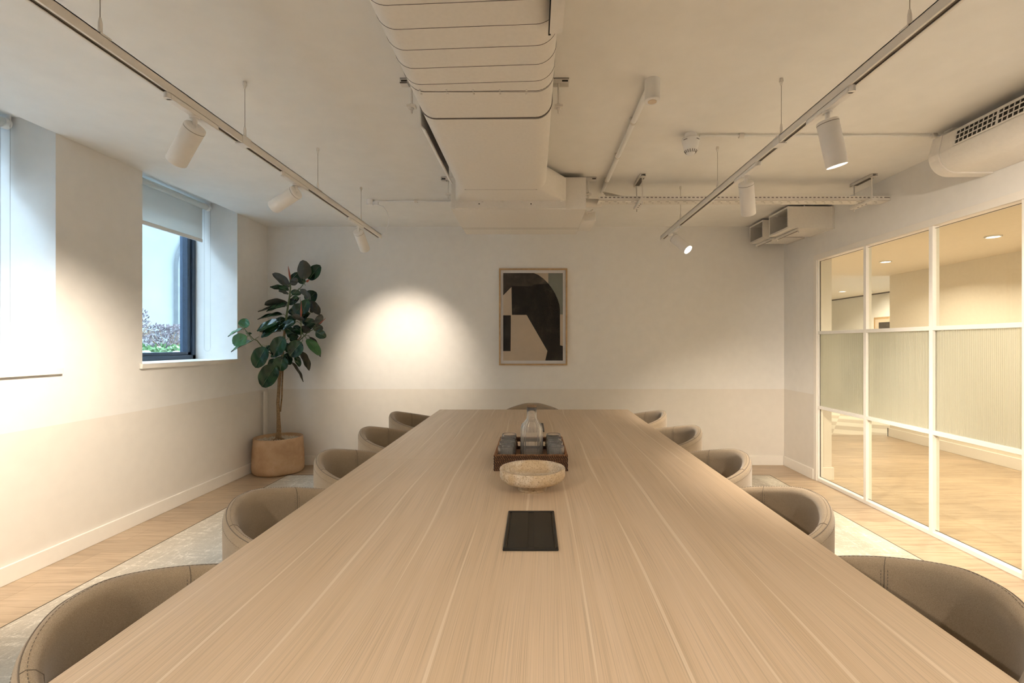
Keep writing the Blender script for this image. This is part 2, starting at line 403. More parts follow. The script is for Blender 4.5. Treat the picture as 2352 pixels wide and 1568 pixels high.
# glazed partition
gp = bpy.data.objects.new('wall_glazed', None); COL.objects.link(gp); gp.location = (XR+.03, (PY0+PY1)/2, 0); struct(gp)
FX0, FX1 = XR+.005, XR+.05
ys = [2.68, 3.309, 3.969, 4.630]
zs = [.03, .70, 1.405, 2.095]
MB().box(FX0, FX1, PY0, PY1, 0, .03).build('bottom_rail', M['frame_white'], gp, bevel=.002)
MB().box(FX0, FX1, PY0, PY1, 2.095, PZ).build('top_rail', M['frame_white'], gp, bevel=.002)
for i, y in enumerate(ys):
    hw = .016 if i in (1, 2) else .012
    MB().box(FX0-.002, FX1, y-hw, y+hw, .02, 2.10).build('mullion', M['frame_white'], gp, bevel=.002)
for z in zs[1:3]:
    MB().box(FX0-.001, FX1, PY0+.01, 4.64, z-.0145, z+.0145).build('transom', M['frame_white'], gp, bevel=.002)
for i in range(3):
    for k in range(3):
        y0, y1 = ys[i]+.014, ys[i+1]-.014; z0, z1 = zs[k]+.013, zs[k+1]-.013
        if k != 1:
            p = MB().box(XR+.026, XR+.030, y0, y1, z0, z1).build('glass_pane', M['glass_warm'], gp)
        else:
            n = int((y1-y0)/.0125); prof = []
            for q in range(n*6+1):
                yy = y0+(y1-y0)*q/(n*6); prof.append((XR+.024-.0022*abs(math.sin(math.pi*q/6)), yy))
            poly = [(a, b_) for a, b_ in prof] + [(XR+.031, y1), (XR+.031, y0)]
            p = MB().prism(poly, z0, z1, 'z').build('reeded_pane', M['reeded'], gp)
        g = MB(); t = .0016
        for yy in (y0, y1-t): g.box(XR+.019, XR+.024 if k == 1 else XR+.026, yy, yy+t, z0, z1)
        if k != 1: g.box(XR+.019, XR+.026, y0, y1, z0, z0+t).box(XR+.019, XR+.026, y0, y1, z1-t, z1)
        g.build('gasket', M['gasket'], p)

# ------------------------------------------------------------------ corridor beyond the partition
CZc = 2.255; CW = 5.0
struct(MB().box(XR+.16, CW+2, YF-.15, 15, CZc, CZc+.12).build('ceiling_corridor', M['corr_ceiling'], loc=(0,0,0)))
struct(MB().box(CW, CW+.15, YF-.15, 6.85, 0, CZc).build('wall_corridor', M['dado_low'], loc=(0,0,0)))
struct(MB().box(XR+.16, CW, YF-.15, YF, 0, CZc).build('wall_corridor_front', M['dado_low'], loc=(0,0,0)))
struct(MB().box(6.5, 6.65, 6.85, 15, 0, CZc).build('wall_far', M['ceiling'], loc=(0,0,0)))
struct(MB().box(CW+.15, 6.65, 6.70, 6.85, 0, CZc).build('wall_far_side', M['dado_low'], loc=(0,0,0)))
struct(MB().box(XR, 6.65, 15, 15.15, 0, CZc).build('wall_far_end', M['ceiling'], loc=(0,0,0)))
struct(MB().box(XR+.01, XR+.16, YB+.15, 15, 0, CZc).build('wall_far_left', M['ceiling'], loc=(0,0,0)))
skirt('baseboard_corridor', (CW-.018, CW, YF, 6.87, 0, .12), (CW-.018, CW+.15, 6.85, 6.87, 0, .12))
skirt('baseboard_lobby', (XR+.16, XR+.176, PY1-.014, YB+.6, 0, .12), (XR+.055, XR+.160, PY1-.014, PY1, 0, .12))
struct(MB().box(XR, 6.6, 6.98, 15, -.05, .0).build('floor_far', M['palefloor'], loc=(0,0,0)))
struct(MB().box(6.47, 6.5, 7.2, 15, CZc-.018, CZc).build('trim_3', M['grey'], loc=(0,0,0)))
def downlight(x, y, i, lab, w):
    t = thing('recessed_downlight', (x, y, CZc-.012), lab, 'downlight', 'recessed downlights beyond the glass')
    MB().lathe([(.062, .012), (.062, 0), (.05, 0), (.048, .006)], (x, y, CZc-.012), 32).build('trim_ring', M['plastic'], t)
    MB().cyl((x, y, CZc-.004), (x, y, CZc-.001), .049, n=32).build('lens', M['downlens'], t)
    l = bpy.data.lights.new('downlight_lamp', 'AREA'); l.shape = 'DISK'; l.size = .1; l.energy = w; l.color = (1, .87, .69); l.spread = math.radians(150)
    lo = bpy.data.objects.new('lamp', l); COL.objects.link(lo); lo.parent = t; lo.location = (0, 0, -.004)
downlight(4.07, 4.32, 0, 'round recessed downlight beyond the nearest glass bay', CORR_W)
downlight(4.07, 5.64, 1, 'round recessed downlight seen through the middle glass bay', CORR_W)
downlight(5.6, 8.85, 2, 'small round recessed downlight seen through the far glass bay, the higher one', CORR_W)
downlight(6.12, 8.9, 3, 'faint small downlight beside the first white glazing post', 1.0)
downlight(4.07, 3.0, 4, 'round recessed downlight over the corridor, nearest the camera', CORR_W)
downlight(4.07, 1.7, 5, 'round recessed downlight over the corridor, behind the solid wall', CORR_W)
downlight(4.5, 10.5, 6, 'round recessed downlight over the pale patterned floor', CORR_W)
fp = thing('framed_picture', (6.48, 9.0, 1.5), 'wood framed dark picture seen through the glass beyond the corridor', 'picture')
MB().box(6.465, 6.5, 8.62, 9.27, 1.28, 1.80).build('frame', M['oakframe'], fp)
MB().box(6.462, 6.464, 8.66, 9.23, 1.32, 1.76).build('mount', M['art_beige'], fp)
MB().box(6.459, 6.461, 8.76, 9.13, 1.38, 1.70).build('print', M['art_char'], fp)

# ------------------------------------------------------------------ windows, sills, blinds
for i, (a, b_) in enumerate(wins):
    wn = bpy.data.objects.new('window_%d' % (i+1), None); COL.objects.link(wn); wn.location = (XL-.42, (a+b_)/2, ZS); struct(wn)
    X0, X1 = XL-.46, XL-.40
    fr = MB()
    for yy in (a, b_-.045): fr.box(X0, X1, yy, yy+.045, ZS, ZC+.11)
    fr.box(X0, X1, a, b_, ZS, ZS+.04).box(X0, X1, a, b_, ZC+.06, ZC+.11)
    fr.build('window_frame', M['navy'], wn, bevel=.003)
    sa = MB(); q = .045; r = .065
    sa.box(X0-.03, X1-.015, a+q, a+r+q-.02, ZS+.04, ZC+.06).box(X0-.03, X1-.015, b_-q-r+.02, b_-q, ZS+.04, ZC+.06)
    sa.box(X0-.03, X1-.015, a+q, b_-q, ZS+.04, ZS+.07).box(X0-.03, X1-.015, a+q, b_-q, ZC+.03, ZC+.06)
    sa.build('sash', M['navy'], wn, bevel=.003)
    MB().box(X0-.005, X0, a+.08, b_-.08, ZS+.065, ZC+.035).build('pane', M['glass'], wn)
    MB().prism([(XL-.5, a), (XL, a), (XL, a-.03), (XL+.022, a-.03), (XL+.022, b_+.03), (XL, b_+.03), (XL, b_), (XL-.5, b_)], ZS-.035, ZS, 'z').build('window_sill', M['trim'], wn, bevel=.006)
    # daylight portal just outside each window
    pl = bpy.data.lights.new('portal', 'AREA'); pl.shape = 'RECTANGLE'; pl.size = 1.4; pl.size_y = b_-a
    pl.cycles.is_portal = True
    po = bpy.data.objects.new('daylight_portal', pl); COL.objects.link(po); po.location = (XL-.50, (a+b_)/2, 1.9); po.rotation_euler = (0, -math.pi/2, 0)
blabs = ['white roller blind in the window behind the camera', 'white roller blind at the left edge of the photo, its bead chain hanging down', 'white roller blind half lowered in the window nearest the plant']
for i, (a, b_) in enumerate(wins):
    XB = XL-.27; ZR = ZC+.045; yb = b_-.018
    t = thing('roller_blind', (XB, (a+b_)/2, 1.3), blabs[i], 'blind', 'roller blinds')
    MB().cyl((XB, a+.03, ZR), (XB, yb-.03, ZR), .027, n=24).build('roller', M['blind'], t)
    hd = MB().cyl((XB, yb-.035, ZR), (XB, yb, ZR), .032, n=24).box(XB-.02, XB+.03, yb-.012, yb-.006, ZR-.02, ZC+.099)
    hd.build('roller_bracket', M['plastic'], t)
    zb = 2.285
    MB().box(XB-.027, XB-.0255, a+.04, yb-.045, zb, ZR).build('fabric', M['blind'], t)
    MB().box(XB-.034, XB-.020, a+.04, yb-.045, zb-.02, zb+.012).build('bottom_bar', M['white'], t, bevel=.003)
    ch = MB(); x1, x2 = XB+.03, XB-.028; pts = []
    zl = 1.23+.03
    n = int((ZR-zl)/.0075)
    for k in range(n): pts.append((x1, yb-.012, ZR-k*.0075)); pts.append((x2, yb-.012, ZR-k*.0075))
    for k in range(13):
        tt = math.pi*k/12; pts.append(((x1+x2)/2+(x1-x2)/2*math.cos(tt), yb-.012, zl-.03*math.sin(tt)))
    for p in pts:
        r = .0024
        ch.add([(p[0]+r,p[1],p[2]),(p[0]-r,p[1],p[2]),(p[0],p[1]+r,p[2]),(p[0],p[1]-r,p[2]),(p[0],p[1],p[2]+r),(p[0],p[1],p[2]-r)],
               [(0,2,4),(2,1,4),(1,3,4),(3,0,4),(2,0,5),(1,2,5),(3,1,5),(0,3,5)], 0, True)
    for xx in (x1, x2): ch.cyl((xx, yb-.012, zl), (xx, yb-.012, ZR), .0008, n=5)
    ch.build('bead_chain', M['steel'], t)

# ------------------------------------------------------------------ outside
g = MB().box(-9, XL-.5, -4, 14, .9, .98); o = g.build('courtyard_ground', M['stone_ext'], loc=(0,0,0)); struct(o)
eb = thing('courtyard_building', (-6.2, 6, .98), 'white rendered building with an arched doorway seen through the window', 'building')
AY, AR = 8.85, .62; ZA = 2.55
# wall plane with the arched opening left open, x=-6
poly = [(-4, .98), (AY-AR, .98)]
arc = [(AY-AR*math.cos(t), ZA+AR*math.sin(t)) for t in [math.pi*k/24 for k in range(25)]]
poly += arc + [(AY+AR, .98), (14, .98), (14, 4.8), (-4, 4.8)]
MB().prism(poly, -6.4, -6.0, 'x').build('wall', M['ext'], eb)
def ring(r0, r1, x0, x1, zb):
    m_ = MB(); n = 24
    def pth(r): return [(AY-r, zb)]+[(AY-r*math.cos(math.pi*k/n), ZA+r*math.sin(math.pi*k/n)) for k in range(n+1)]+[(AY+r, zb)]
    a_, c_ = pth(r0), pth(r1)
    for k in range(len(a_)-1):
        q = [a_[k], a_[k+1], c_[k+1], c_[k]]
        m_.prism(q, x0, x1, 'x')
    return m_
ring(AR, AR+.10, -6.02, -5.93, .98).build('arch_surround', M['stone_ext'], eb)
MB().box(-6.3, -6.28, AY-AR, AY+AR, .98, ZA+AR).build('arched_window', M['ext_win'], eb)
MB().box(-3.36, -3.33, -4, 14, ZC+.2, 9.5).build('skylight_blocking_wall', M['ext'], eb)  # unseen wall added above the room, made tall to cut skylight in the courtyard
bars = MB(); bx = -6.275
for k in range(1, 12):
    t = math.pi*k/12; bars.cyl((bx, AY-.14*math.cos(t), ZA+.14*math.sin(t)), (bx, AY-AR*math.cos(t), ZA+AR*math.sin(t)), .011, n=6)
for k in range(6):
    y = AY-AR+.001+k*2*AR/5; bars.box(bx-.01, bx+.01, y-.012, y+.012, .98, ZA)
for z in [ZA, 2.2, 1.85, 1.5, 1.2]: bars.box(bx-.01, bx+.01, AY-AR, AY+AR, z-.02, z+.02)
ringpts = [(bx, AY-.14*math.cos(math.pi*k/12), ZA+.14*math.sin(math.pi*k/12)) for k in range(13)]
bars.tube(ringpts, .014, 6); bars.build('glazing_bars', M['ext_bar'], eb)
M['purple'] = paint('purple_leaf', (.13, .10, .11), .6, .4, 0, 20)
M['bushgreen'] = paint('bush_green', (.10, .20, .07), .6, .4, 0, 20)
M['petal'] = paint('white_petal', (.62, .65, .62), .7, .05, 0)
def leafy(mb, c, rx, ry, rz, n, size, up=.4, mi=0):
    for _ in range(n):
        a = random.uniform(0, 2*math.pi); rr = math.sqrt(random.random()); h = random.random()
        p = Vector((c[0]+rx*rr*math.cos(a)*(1-.5*h), c[1]+ry*rr*math.sin(a)*(1-.5*h), c[2]+rz*h))
        d = Vector((random.gauss(0, 1), random.gauss(0, 1), random.gauss(up, .7))).normalized()
        q = d.orthogonal().normalized(); l = size*random.uniform(.7, 1.3)
        mb.add([p, p+d*l*.5+q*l*.18, p+d*l, p+d*l*.5-q*l*.18], [(0,1,2,3)], mi)
def shrub(y, x, h, lab):
    t = thing('purple_shrub', (x, y, .98), lab, 'shrub', 'shrubs outside the window')
    st = MB()
    for _ in range(26):
        a = random.uniform(0, 6.28); tip = (x+.25*math.cos(a), y+.25*math.sin(a), .98+h*random.uniform(.6, 1))
        st.tube([(x, y, .98), (x+.1*math.cos(a), y+.1*math.sin(a), .98+h*.5), tip], [.006, .004, .002], 5)
    st.build('stems', M['bark'], t)
    f = MB(); leafy(f, (x, y, .99), .34, .34, h, 1500, .045); f.build('foliage', M['purple'], t, fixn=False)
shrub(6.0, -5.0, .74, 'tall purple leaved shrub outside the window, in the middle')
shrub(6.65, -5.0, .56, 'purple leaved shrub outside, in front of the arched doorway')
shrub(5.45, -5.0, .52, 'purple leaved shrub outside, at the left of the window')
for j, (y, x, lab) in enumerate([(4.95, -4.15, 'white flowering bush outside at the left end of the window'), (5.35, -4.2, 'white flowering bush outside the middle of the window'), (5.75, -4.2, 'white flowering bush outside beside the dark window frame')]):
    t = thing('flowering_bush', (x, y, .98), lab, 'bush', 'white flowering bushes outside')
    f = MB(); leafy(f, (x, y, .985), .26, .24, .27, 700, .06); f.build('foliage', M['bushgreen'], t, fixn=False)
    for k in range(7):
        c = Vector((x+random.uniform(-.2, .22), y+random.uniform(-.2, .2), 1.20+random.uniform(-.02, .06)))
        h = MB(); h.lathe([(.001, .02), (.03, .017), (.048, .004), (.045, -.01), (.001, -.014)], c, 14, mod=lambda t_, z_: 1+.12*math.sin(7*t_))
        h.build('flower_head', M['petal'], t)
t = thing('green_bush', (-3.9, 4.62, .98), 'small bright green bush outside at the lower left of the window', 'bush')
f = MB(); leafy(f, (-3.9, 4.62, .985), .14, .14, .23, 400, .05); f.build('foliage', M['leaf_light'], t, fixn=False)

# ------------------------------------------------------------------ rug, table
rg = thing('area_rug', (-.05, 2.2, 0), 'pale grey distressed rug under the long meeting table', 'rug')
MB().box(-2.42, 2.32, -.35, 4.79, .001, .010).build('pile', M['rug'], rg)
MB().box(-2.424, -2.42, -.354, 4.794, .001, .0115).box(2.32, 2.324, -.354, 4.794, .001, .0115).box(-2.42, 2.32, 4.79, 4.794, .001, .0115).box(-2.42, 2.32, -.354, -.35, .001, .0115).build('edge_binding', M['rug_edge'], rg)
TZ = .74; TX = .804; TY0, TYM, TY1 = .567, 2.367, 4.167
tb = thing('meeting_table', (0, TYM, 0), 'long pale oak meeting table in the middle of the room', 'table')
MB().box(-TX, TX, TY0, TYM-.0006, TZ-.03, TZ).build('tabletop_panel', M['table'], tb, bevel=.0015)
o = MB().box(-TX, TX, TYM+.0006, TY1, TZ-.03, TZ).build('tabletop_panel', M['table'], tb, bevel=.0015)
for y in (1.0, TYM, 3.75):
    MB().box(-.30, .30, y-.03, y+.03, .011, TZ-.03).build('leg', M['table'], tb, bevel=.004)
MB().box(-.05, .05, 1.03, 3.72, .55, TZ-.03).build('beam', M['table'], tb)

def power_box(y0, y1, lab):
    x0, x1 = -.0845, .0675
    t = thing('power_socket_box', ((x0+x1)/2, (y0+y1)/2, TZ), lab, 'power box', 'flush power boxes in the table')
    b_ = .011
    MB().box(x0, x1, y0, y0+b_, TZ, TZ+.006).box(x0, x1, y1-b_, y1, TZ, TZ+.006).box(x0, x0+b_-.003, y0+b_, y1-b_, TZ, TZ+.006).box(x1-b_+.003, x1, y0+b_, y1-b_, TZ, TZ+.006).build('surround', M['blackplastic'], t, bevel=.003, seg=3)
    MB().box(x0+b_-.002, x1-b_+.002, y0+b_, y1-b_, TZ+.0005, TZ+.0015).build('well', M['dark'], t)
    xm = (x0+x1)/2
    MB().box(x0+.012, xm-.009, y0+.014, y1-.014, TZ+.0015, TZ+.005).build('lid', M['lid'], t, bevel=.001)
    MB().box(xm+.009, x1-.012, y0+.014, y1-.014, TZ+.0015, TZ+.005).build('lid', M['lid'], t, bevel=.001)
power_box(1.316, 1.623, 'black two lid power box set in the table, nearest the camera')
power_box(3.10, 3.41, 'black power box set in the table behind the glass carafe')

# stone bowl
bc = (-.005, 1.877, TZ)
bo = thing('footed_bowl', bc, 'speckled cream stone footed bowl on the table in front of the tray', 'bowl')
MB().lathe([(.001, .034), (.05, .033), (.085, .032), (.108, .036), (.119, .044), (.125, .055), (.1262, .082), (.1245, .0845), (.114, .0845), (.1125, .082), (.111, .062), (.100, .052), (.06, .048), (.001, .047)], bc, 72).build('dish', M['stone'], bo)
MB().lathe([(.001, 0), (.053, 0), (.0555, .003), (.0565, .034), (.001, .034)], bc, 56).build('foot', M['stone'], bo)

# wicker tray
tx0, tx1, ty0, ty1, th = -.176, .150, 2.144, 2.566, .070
tcx, tcy = (tx0+tx1)/2, (ty0+ty1)/2
ty = thing('wicker_tray', (tcx, tcy, TZ), 'dark brown woven wicker tray holding the carafe and glasses', 'tray')
MB().box(tx0+.008, tx1-.008, ty0+.008, ty1-.008, TZ+.001, TZ+.009).build('tray_base', M['tray_base'], ty)
cm = MB(); t_ = .009; hx0, hx1, hz0, hz1 = tcx-.072, tcx+.074, TZ+.024, TZ+.051
for yy in (ty0+.002, ty1-.002-t_):
    cm.box(tx0+.002, hx0, yy, yy+t_, TZ, TZ+th-.003).box(hx1, tx1-.002, yy, yy+t_, TZ, TZ+th-.003)
    cm.box(hx0, hx1, yy, yy+t_, TZ, hz0).box(hx0, hx1, yy, yy+t_, hz1, TZ+th-.003)
for xx in (tx0+.002, tx1-.002-t_): cm.box(xx, xx+t_, ty0+.011, ty1-.011, TZ, TZ+th-.003)
cm.build('tray_wall', M['wicker_core'], ty)
wv = MB()
def strand(p, a, r, mi=0):   # short fat slanted strand
    p = Vector(p); a = Vector(a); wv.tube([p-a*.5, p-a*.28, p+a*.28, p+a*.5], [r*.45, r, r, r*.45], 6, mi)
pitch = .0048; rows = 6; rh = th/rows
for side in range(8):   # four outer faces, four inner
    inner = side >= 4; s4 = side % 4
    if s4 in (0, 2): L = tx1-tx0; 
    else: L = ty1-ty0
    if inner: L -= .026
    n = int(L/pitch)
    for k in range(n):
        u = (k+.5)/n*L + (.013 if inner else 0)
        for r_ in range(rows):
            z = TZ+rh*(r_+.5)+.0; uu = u+(pitch*.5 if r_ % 2 else 0)
            if uu > L+(.013 if inner else 0)-.001: continue
            sl = (-.0042, .0070)
            if s4 == 0: p = (tx0+uu, ty0+.0015 if not inner else ty0+.0115, z); a = (sl[0], 0, sl[1])
            elif s4 == 2: p = (tx0+uu, ty1-.0015 if not inner else ty1-.0115, z); a = (sl[0], 0, sl[1])
            elif s4 == 1: p = (tx1-.0015 if not inner else tx1-.0115, ty0+uu, z); a = (0, sl[0], sl[1])
            else: p = (tx0+.0015 if not inner else tx0+.0115, ty0+uu, z); a = (0, sl[0], sl[1])
            if s4 in (0, 2) and hx0 < p[0] < hx1 and hz0 < z < hz1: continue
            strand(p, Vector(a)*1.5, .0015 if k % 2 else .0023, k % 2 == 0)
wv.build('weave', [M['rattan'], M['wicker_core']], ty, fixn=False)
rim = MB()
for (p, q) in (((tx0,ty0),(tx1,ty0)), ((tx1,ty0),(tx1,ty1)), ((tx1,ty1),(tx0,ty1)), ((tx0,ty1),(tx0,ty0))):
    d = Vector((q[0]-p[0], q[1]-p[1], 0)); L = d.length; n = int(L/.008); d.normalize(); c0 = Vector((p[0], p[1], TZ+th-.002)); nn = Vector((-d.y, d.x, 0))
    for k in range(n):
        c = c0+d*(k+.5)*L/n+nn*.0065
        rim.tube([c-d*.004-nn*.006, c+Vector((0,0,.0035)), c+d*.004+nn*.006], [.0022, .0032, .0022], 6)
rim.build('braided_rim', M['rattan'], ty, fixn=False)

# glasses
gl0 = TZ+.0095
def ribbed(n): return lambda t_, z_: 1+(.012*math.cos(n*t_) if z_ > .004 else 0)
def make_tumbler():
    t = thing('drinking_glass', (0,0,0), '', 'glass', 'ribbed tumblers on the wicker tray')
    nr = 26
    outp = [(.0004, 0), (.030, 0), (.034, .002), (.0355, .006), (.0358, .03), (.0358, .060), (.0358, .080), (.0364, .086), (.0358, .0895), (.0348, .0895), (.0342, .087), (.0338, .06), (.0335, .016), (.030, .012), (.0004, .012)]
    MB().lathe(outp, (0,0,0), nr*6, mod=None).build('glass_body', M['tumbler'], t, local=True)
    gb = t.children[0].data
    for k_, v_ in enumerate(gb.vertices):
        if 3 <= k_//(nr*6) <= 6:
            f_ = 1+.034*abs(math.sin(nr*2*math.pi*(k_ % (nr*6))/(nr*6)/2)); v_.co.x *= f_; v_.co.y *= f_
    return t
tum = make_tumbler()
rown = ['front', 'second', 'third', 'rear']
first = True
for side, x in (('left', -.1255), ('right', .1005)):
    for k, y in enumerate((2.205, 2.302, 2.399, 2.496)):
        o = tum if first else copy_tree(tum); first = False
        o.location = (x, y, gl0)
        o['label'] = 'ribbed clear tumbler at the %s of the tray, %s' % (side, ['nearest the stone bowl', 'second from the stone bowl', 'third from the stone bowl', 'farthest from the stone bowl'][k])

# carafe
cc = (-.010, 2.36, gl0)
cf = thing('glass_carafe', cc, 'ribbed clear glass carafe with a wooden stopper on the tray', 'carafe')
nr = 24
outp = [(.0004, 0), (.045, 0), (.050, .003), (.0525, .010), (.053, .05), (.053, .135), (.051, .150), (.044, .165), (.033, .178), (.026, .186), (.0235, .194), (.0232, .215), (.0235, .245)]
inp = [(.0210, .245), (.0207, .215), (.0212, .194), (.0235, .184), (.031, .174), (.0415, .162), (.0485, .148), (.0505, .135), (.0505, .05), (.050, .014), (.046, .009), (.0004, .009)]
MB().lathe(outp+inp, cc, nr*8, mod=lambda a, z: 1.0).build('bottle', M['tumbler'], cf)
# flutes on the outside only
for k_, v_ in enumerate(cf.children[0].data.vertices):
    row = k_//(nr*8)
    if 3 <= row <= 11:
        a_ = 2*math.pi*(k_ % (nr*8))/(nr*8); f_ = 1+.040*abs(math.sin(nr*a_/2)); v_.co.x *= f_; v_.co.y *= f_
MB().lathe([(.001, .232), (.0198, .232), (.0200, .2452), (.0245, .2455), (.0250, .247), (.0250, .253), (.024, .255), (.001, .255)], cc, 40).build('stopper', M['cork'], cf)

# ------------------------------------------------------------------ tub chairs
def make_chair():
    t = thing('tub_chair', (0,0,0), '', 'chair', 'tub chairs around the meeting table')
    # local frame: back towards -X, opening towards +X
    R = .300; TH = .042
    A = math.radians(138)
    def rimz(a):
        u = abs(a)/A
        k = max(0, abs(a)-math.radians(6))/(A-math.radians(6))
        return .768-.130*((k*k+.01)**.42-.01**.42)/.86
    def prof(a):
        z1 = rimz(a); zb = .36
        # closed section (radius, z), outer bottom -> outer top -> rim -> inner bottom
        s_ = 1.0-.04
        P = [(R-.045, zb), (R-.018, zb+.03), (R-.006, zb+.10), (R-.001, zb+.2), (R, z1-.035), (R-.002, z1-.016), (R-.010, z1-.004), (R-.021, z1), (R-.032, z1-.005), (R-TH, z1-.018), (R-TH-.001, z1-.05), (R-TH-.004, zb+.18), (R-TH-.006, zb+.06), (R-TH-.01, zb+.01)]
        return P
    n = 56; shell = MB(); vs = []; np_ = len(prof(0))
    for k in range(n+1):
        a = -A+2*A*k/n
        for (r, z) in prof(a):
            # squash the arm ends slightly inwards
            vs.append((-r*math.cos(a), r*math.sin(a)*(1.0), z))
    fs = []
    for k in range(n):
        for i in range(np_): fs.append((k*np_+i, k*np_+(i+1)%np_, (k+1)*np_+(i+1)%np_, (k+1)*np_+i))
    fs.append(list(range(np_))[::-1]); fs.append(list(range(n*np_, (n+1)*np_)))
    shell.add(vs, fs, 0, True)
    sh = shell.build('shell', M['fabric'], t, local=True)
    # piping seam + stitches along the rim
    seam = MB(); pts = []
    for k in range(81):
        a = -A+.02+2*(A-.02)*k/80; z1 = rimz(a); pts.append((-(R-.011)*math.cos(a), (R-.011)*math.sin(a), z1-.0038))
    seam.tube(pts, .0016, 6)
    seam.build('rim_seam', M['stitch'], sh, local=True)
    st = MB()
    for rr, dz in ((R-.022, .0002), (R-.0004, -.026)):
        L = 2*A*R; m_ = int(L/.011)
        for k in range(m_):
            a = -A+.03+2*(A-.03)*k/m_; da = .0055/R; z1 = rimz(a)
            st.tube([(-rr*math.cos(a), rr*math.sin(a), z1+dz), (-rr*math.cos(a+da), rr*math.sin(a+da), rimz(a+da)+dz)], .0006, 4)
    # vertical seams on the inner face at both sides
    for sa in (-1, 1):
        a0 = math.radians(46)*sa
        def ir(z, a):       # radius of the inner face at a height
            z1 = rimz(a)
            if z > z1-.018: return R-TH+.010*(z-z1+.018)/.018
            if z > z1-.05: return R-TH-.001*(z1-.018-z)/.032
            return R-TH-.001-.003*min(1, (z1-.05-z)/max(.01, z1-.05-.54)) if z > .54 else R-TH-.004-.002*(.54-z)/.12
        zt_ = rimz(a0)
        P_ = [(R-.012, zt_-.0028), (R-.021, zt_+.0004), (R-.032, zt_-.0045), (R-TH-.0002, zt_-.018)]+[(ir(zt_-.05-k*.03, a0)-.0004, zt_-.05-k*.03) for k in range(8)]
        st.tube([(-r*math.cos(a0), r*math.sin(a0), z) for r, z in P_], .0011, 5)
        for off in (-.0075, .0075):
            a1 = a0+off/(R-TH)
            for k in range(30):
                z = rimz(a1)-.028-k*.0085
                rr = ir(z, a1)-.0004; r2 = ir(z-.005, a1)-.0004
                st.tube([(-rr*math.cos(a1), rr*math.sin(a1), z), (-r2*math.cos(a1), r2*math.sin(a1), z-.005)], .0008, 4)
    st.build('stitching', M['stitch'], sh, local=True)
    cu = MB(); cu.lathe([(.001, .475), (.18, .474), (.225, .468), (.245, .452), (.247, .42), (.235, .38), (.001, .375)], (0.0,0,0), 48); cu.build('seat', M['fabric'], t, local=True)
    MB().cyl((0,0,.30), (0,0,.375), .03, n=16).lathe([(.001, .36), (.16, .36), (.17, .375), (.001, .378)], (0,0,0), 32).build('seat_support', M['chrome'], t, local=True)
    for k in range(4):
        a = math.pi/4+k*math.pi/2
        MB().tube([(.02*math.cos(a), .02*math.sin(a), .33), (.12*math.cos(a), .12*math.sin(a), .28), (.22*math.cos(a), .22*math.sin(a), .0205)], [.014, .013, .009], 10).build('leg', M['chrome'], t, local=True)
    return t
ch = make_chair()
chairs = [(-.690, 1.050, 0, 'taupe tub chair on the window side, nearest the camera'),
          (-.752, 1.733, 0, 'taupe tub chair on the window side, second from the camera'),
          (-.762, 2.415, 0, 'taupe tub chair on the window side, in the middle of the row'),
          (-.800, 3.103, 0, 'taupe tub chair on the window side, fourth from the camera'),
          (-.820, 3.810, 0, 'taupe tub chair on the window side, farthest from the camera'),
          (.745, 1.100, math.pi, 'taupe tub chair on the glazed wall side, nearest the camera'),
          (.726, 1.746, math.pi, 'taupe tub chair on the glazed wall side, second from the camera'),
          (.752, 2.415, math.pi, 'taupe tub chair on the glazed wall side, in the middle of the row'),
          (.776, 3.160, math.pi, 'taupe tub chair on the glazed wall side, fourth from the camera'),
          (.750, 3.887, math.pi, 'taupe tub chair on the glazed wall side, farthest from the camera'),
          (-.012, 4.12, -math.pi/2, 'taupe tub chair at the far end of the table')]
for i, (x, y, r, lab) in enumerate(chairs):
    o = ch if i == 0 else copy_tree(ch)
    o.location = (x, y, 0); o.rotation_euler = (0, 0, r); o['label'] = lab

# ------------------------------------------------------------------ potted rubber plant
PX, PYc = -2.600, 4.966
pt = thing('potted_rubber_plant', (PX, PYc, 0), 'tall rubber plant with dark glossy leaves in a terracotta pot in the corner', 'plant')
MB().lathe([(.001, .0), (.20, 0), (.222, .004), (.230, .012), (.238, .024), (.2425, .06), (.241, .12), (.238, .22), (.231, .30), (.229, .352), (.226, .357), (.217, .357), (.213, .352), (.211, .32), (.001, .315)], (PX, PYc, 0.001), 72).build('pot', M['pot'], pt)
pb = MB()
for _ in range(900):
    a = random.uniform(0, 6.283); r = .206*math.sqrt(random.random()); s_ = random.uniform(.005, .010)
    p = Vector((PX+r*math.cos(a), PYc+r*math.sin(a), .322+random.uniform(0, .008)))
    pb.lathe([(.0005, -s_*.6), (s_*.9, -s_*.2), (s_*.9, s_*.25), (.0005, s_*.6)], p, 6)
o = pb.build('pebbles', M['pebble'], pt, fixn=False); o['kind'] = 'stuff'
D0 = 4.93
def zp(zx, zy, d=None):
    x = 500+zx/2.903; y = 580+zy/2.903
    if d is None: d = D0 if x > 622 else D0-(622-x)*.0052
    return px(x, y, d)
trunk = MB()
tp = [(405,1232),(408,1190),(405,1100),(402,1000),(408,900),(412,830),(418,780),(432,680),(440,600),(446,520),(458,430),(470,350),(483,270),(486,215),(478,150)]
trunk.tube([zp(*p) for p in tp[:10]], [.030,.022,.017,.0155,.0155,.0155,.0150,.014,.013,.012], 12)
trunk.tube([zp(418,1060, D0+.01), zp(428,960, D0+.015), zp(430,870, D0+.015), zp(434,790, D0+.02), zp(450,700), zp(500,620), zp(555,560)], [.007,.007,.0075,.008,.008,.007,.006], 8)
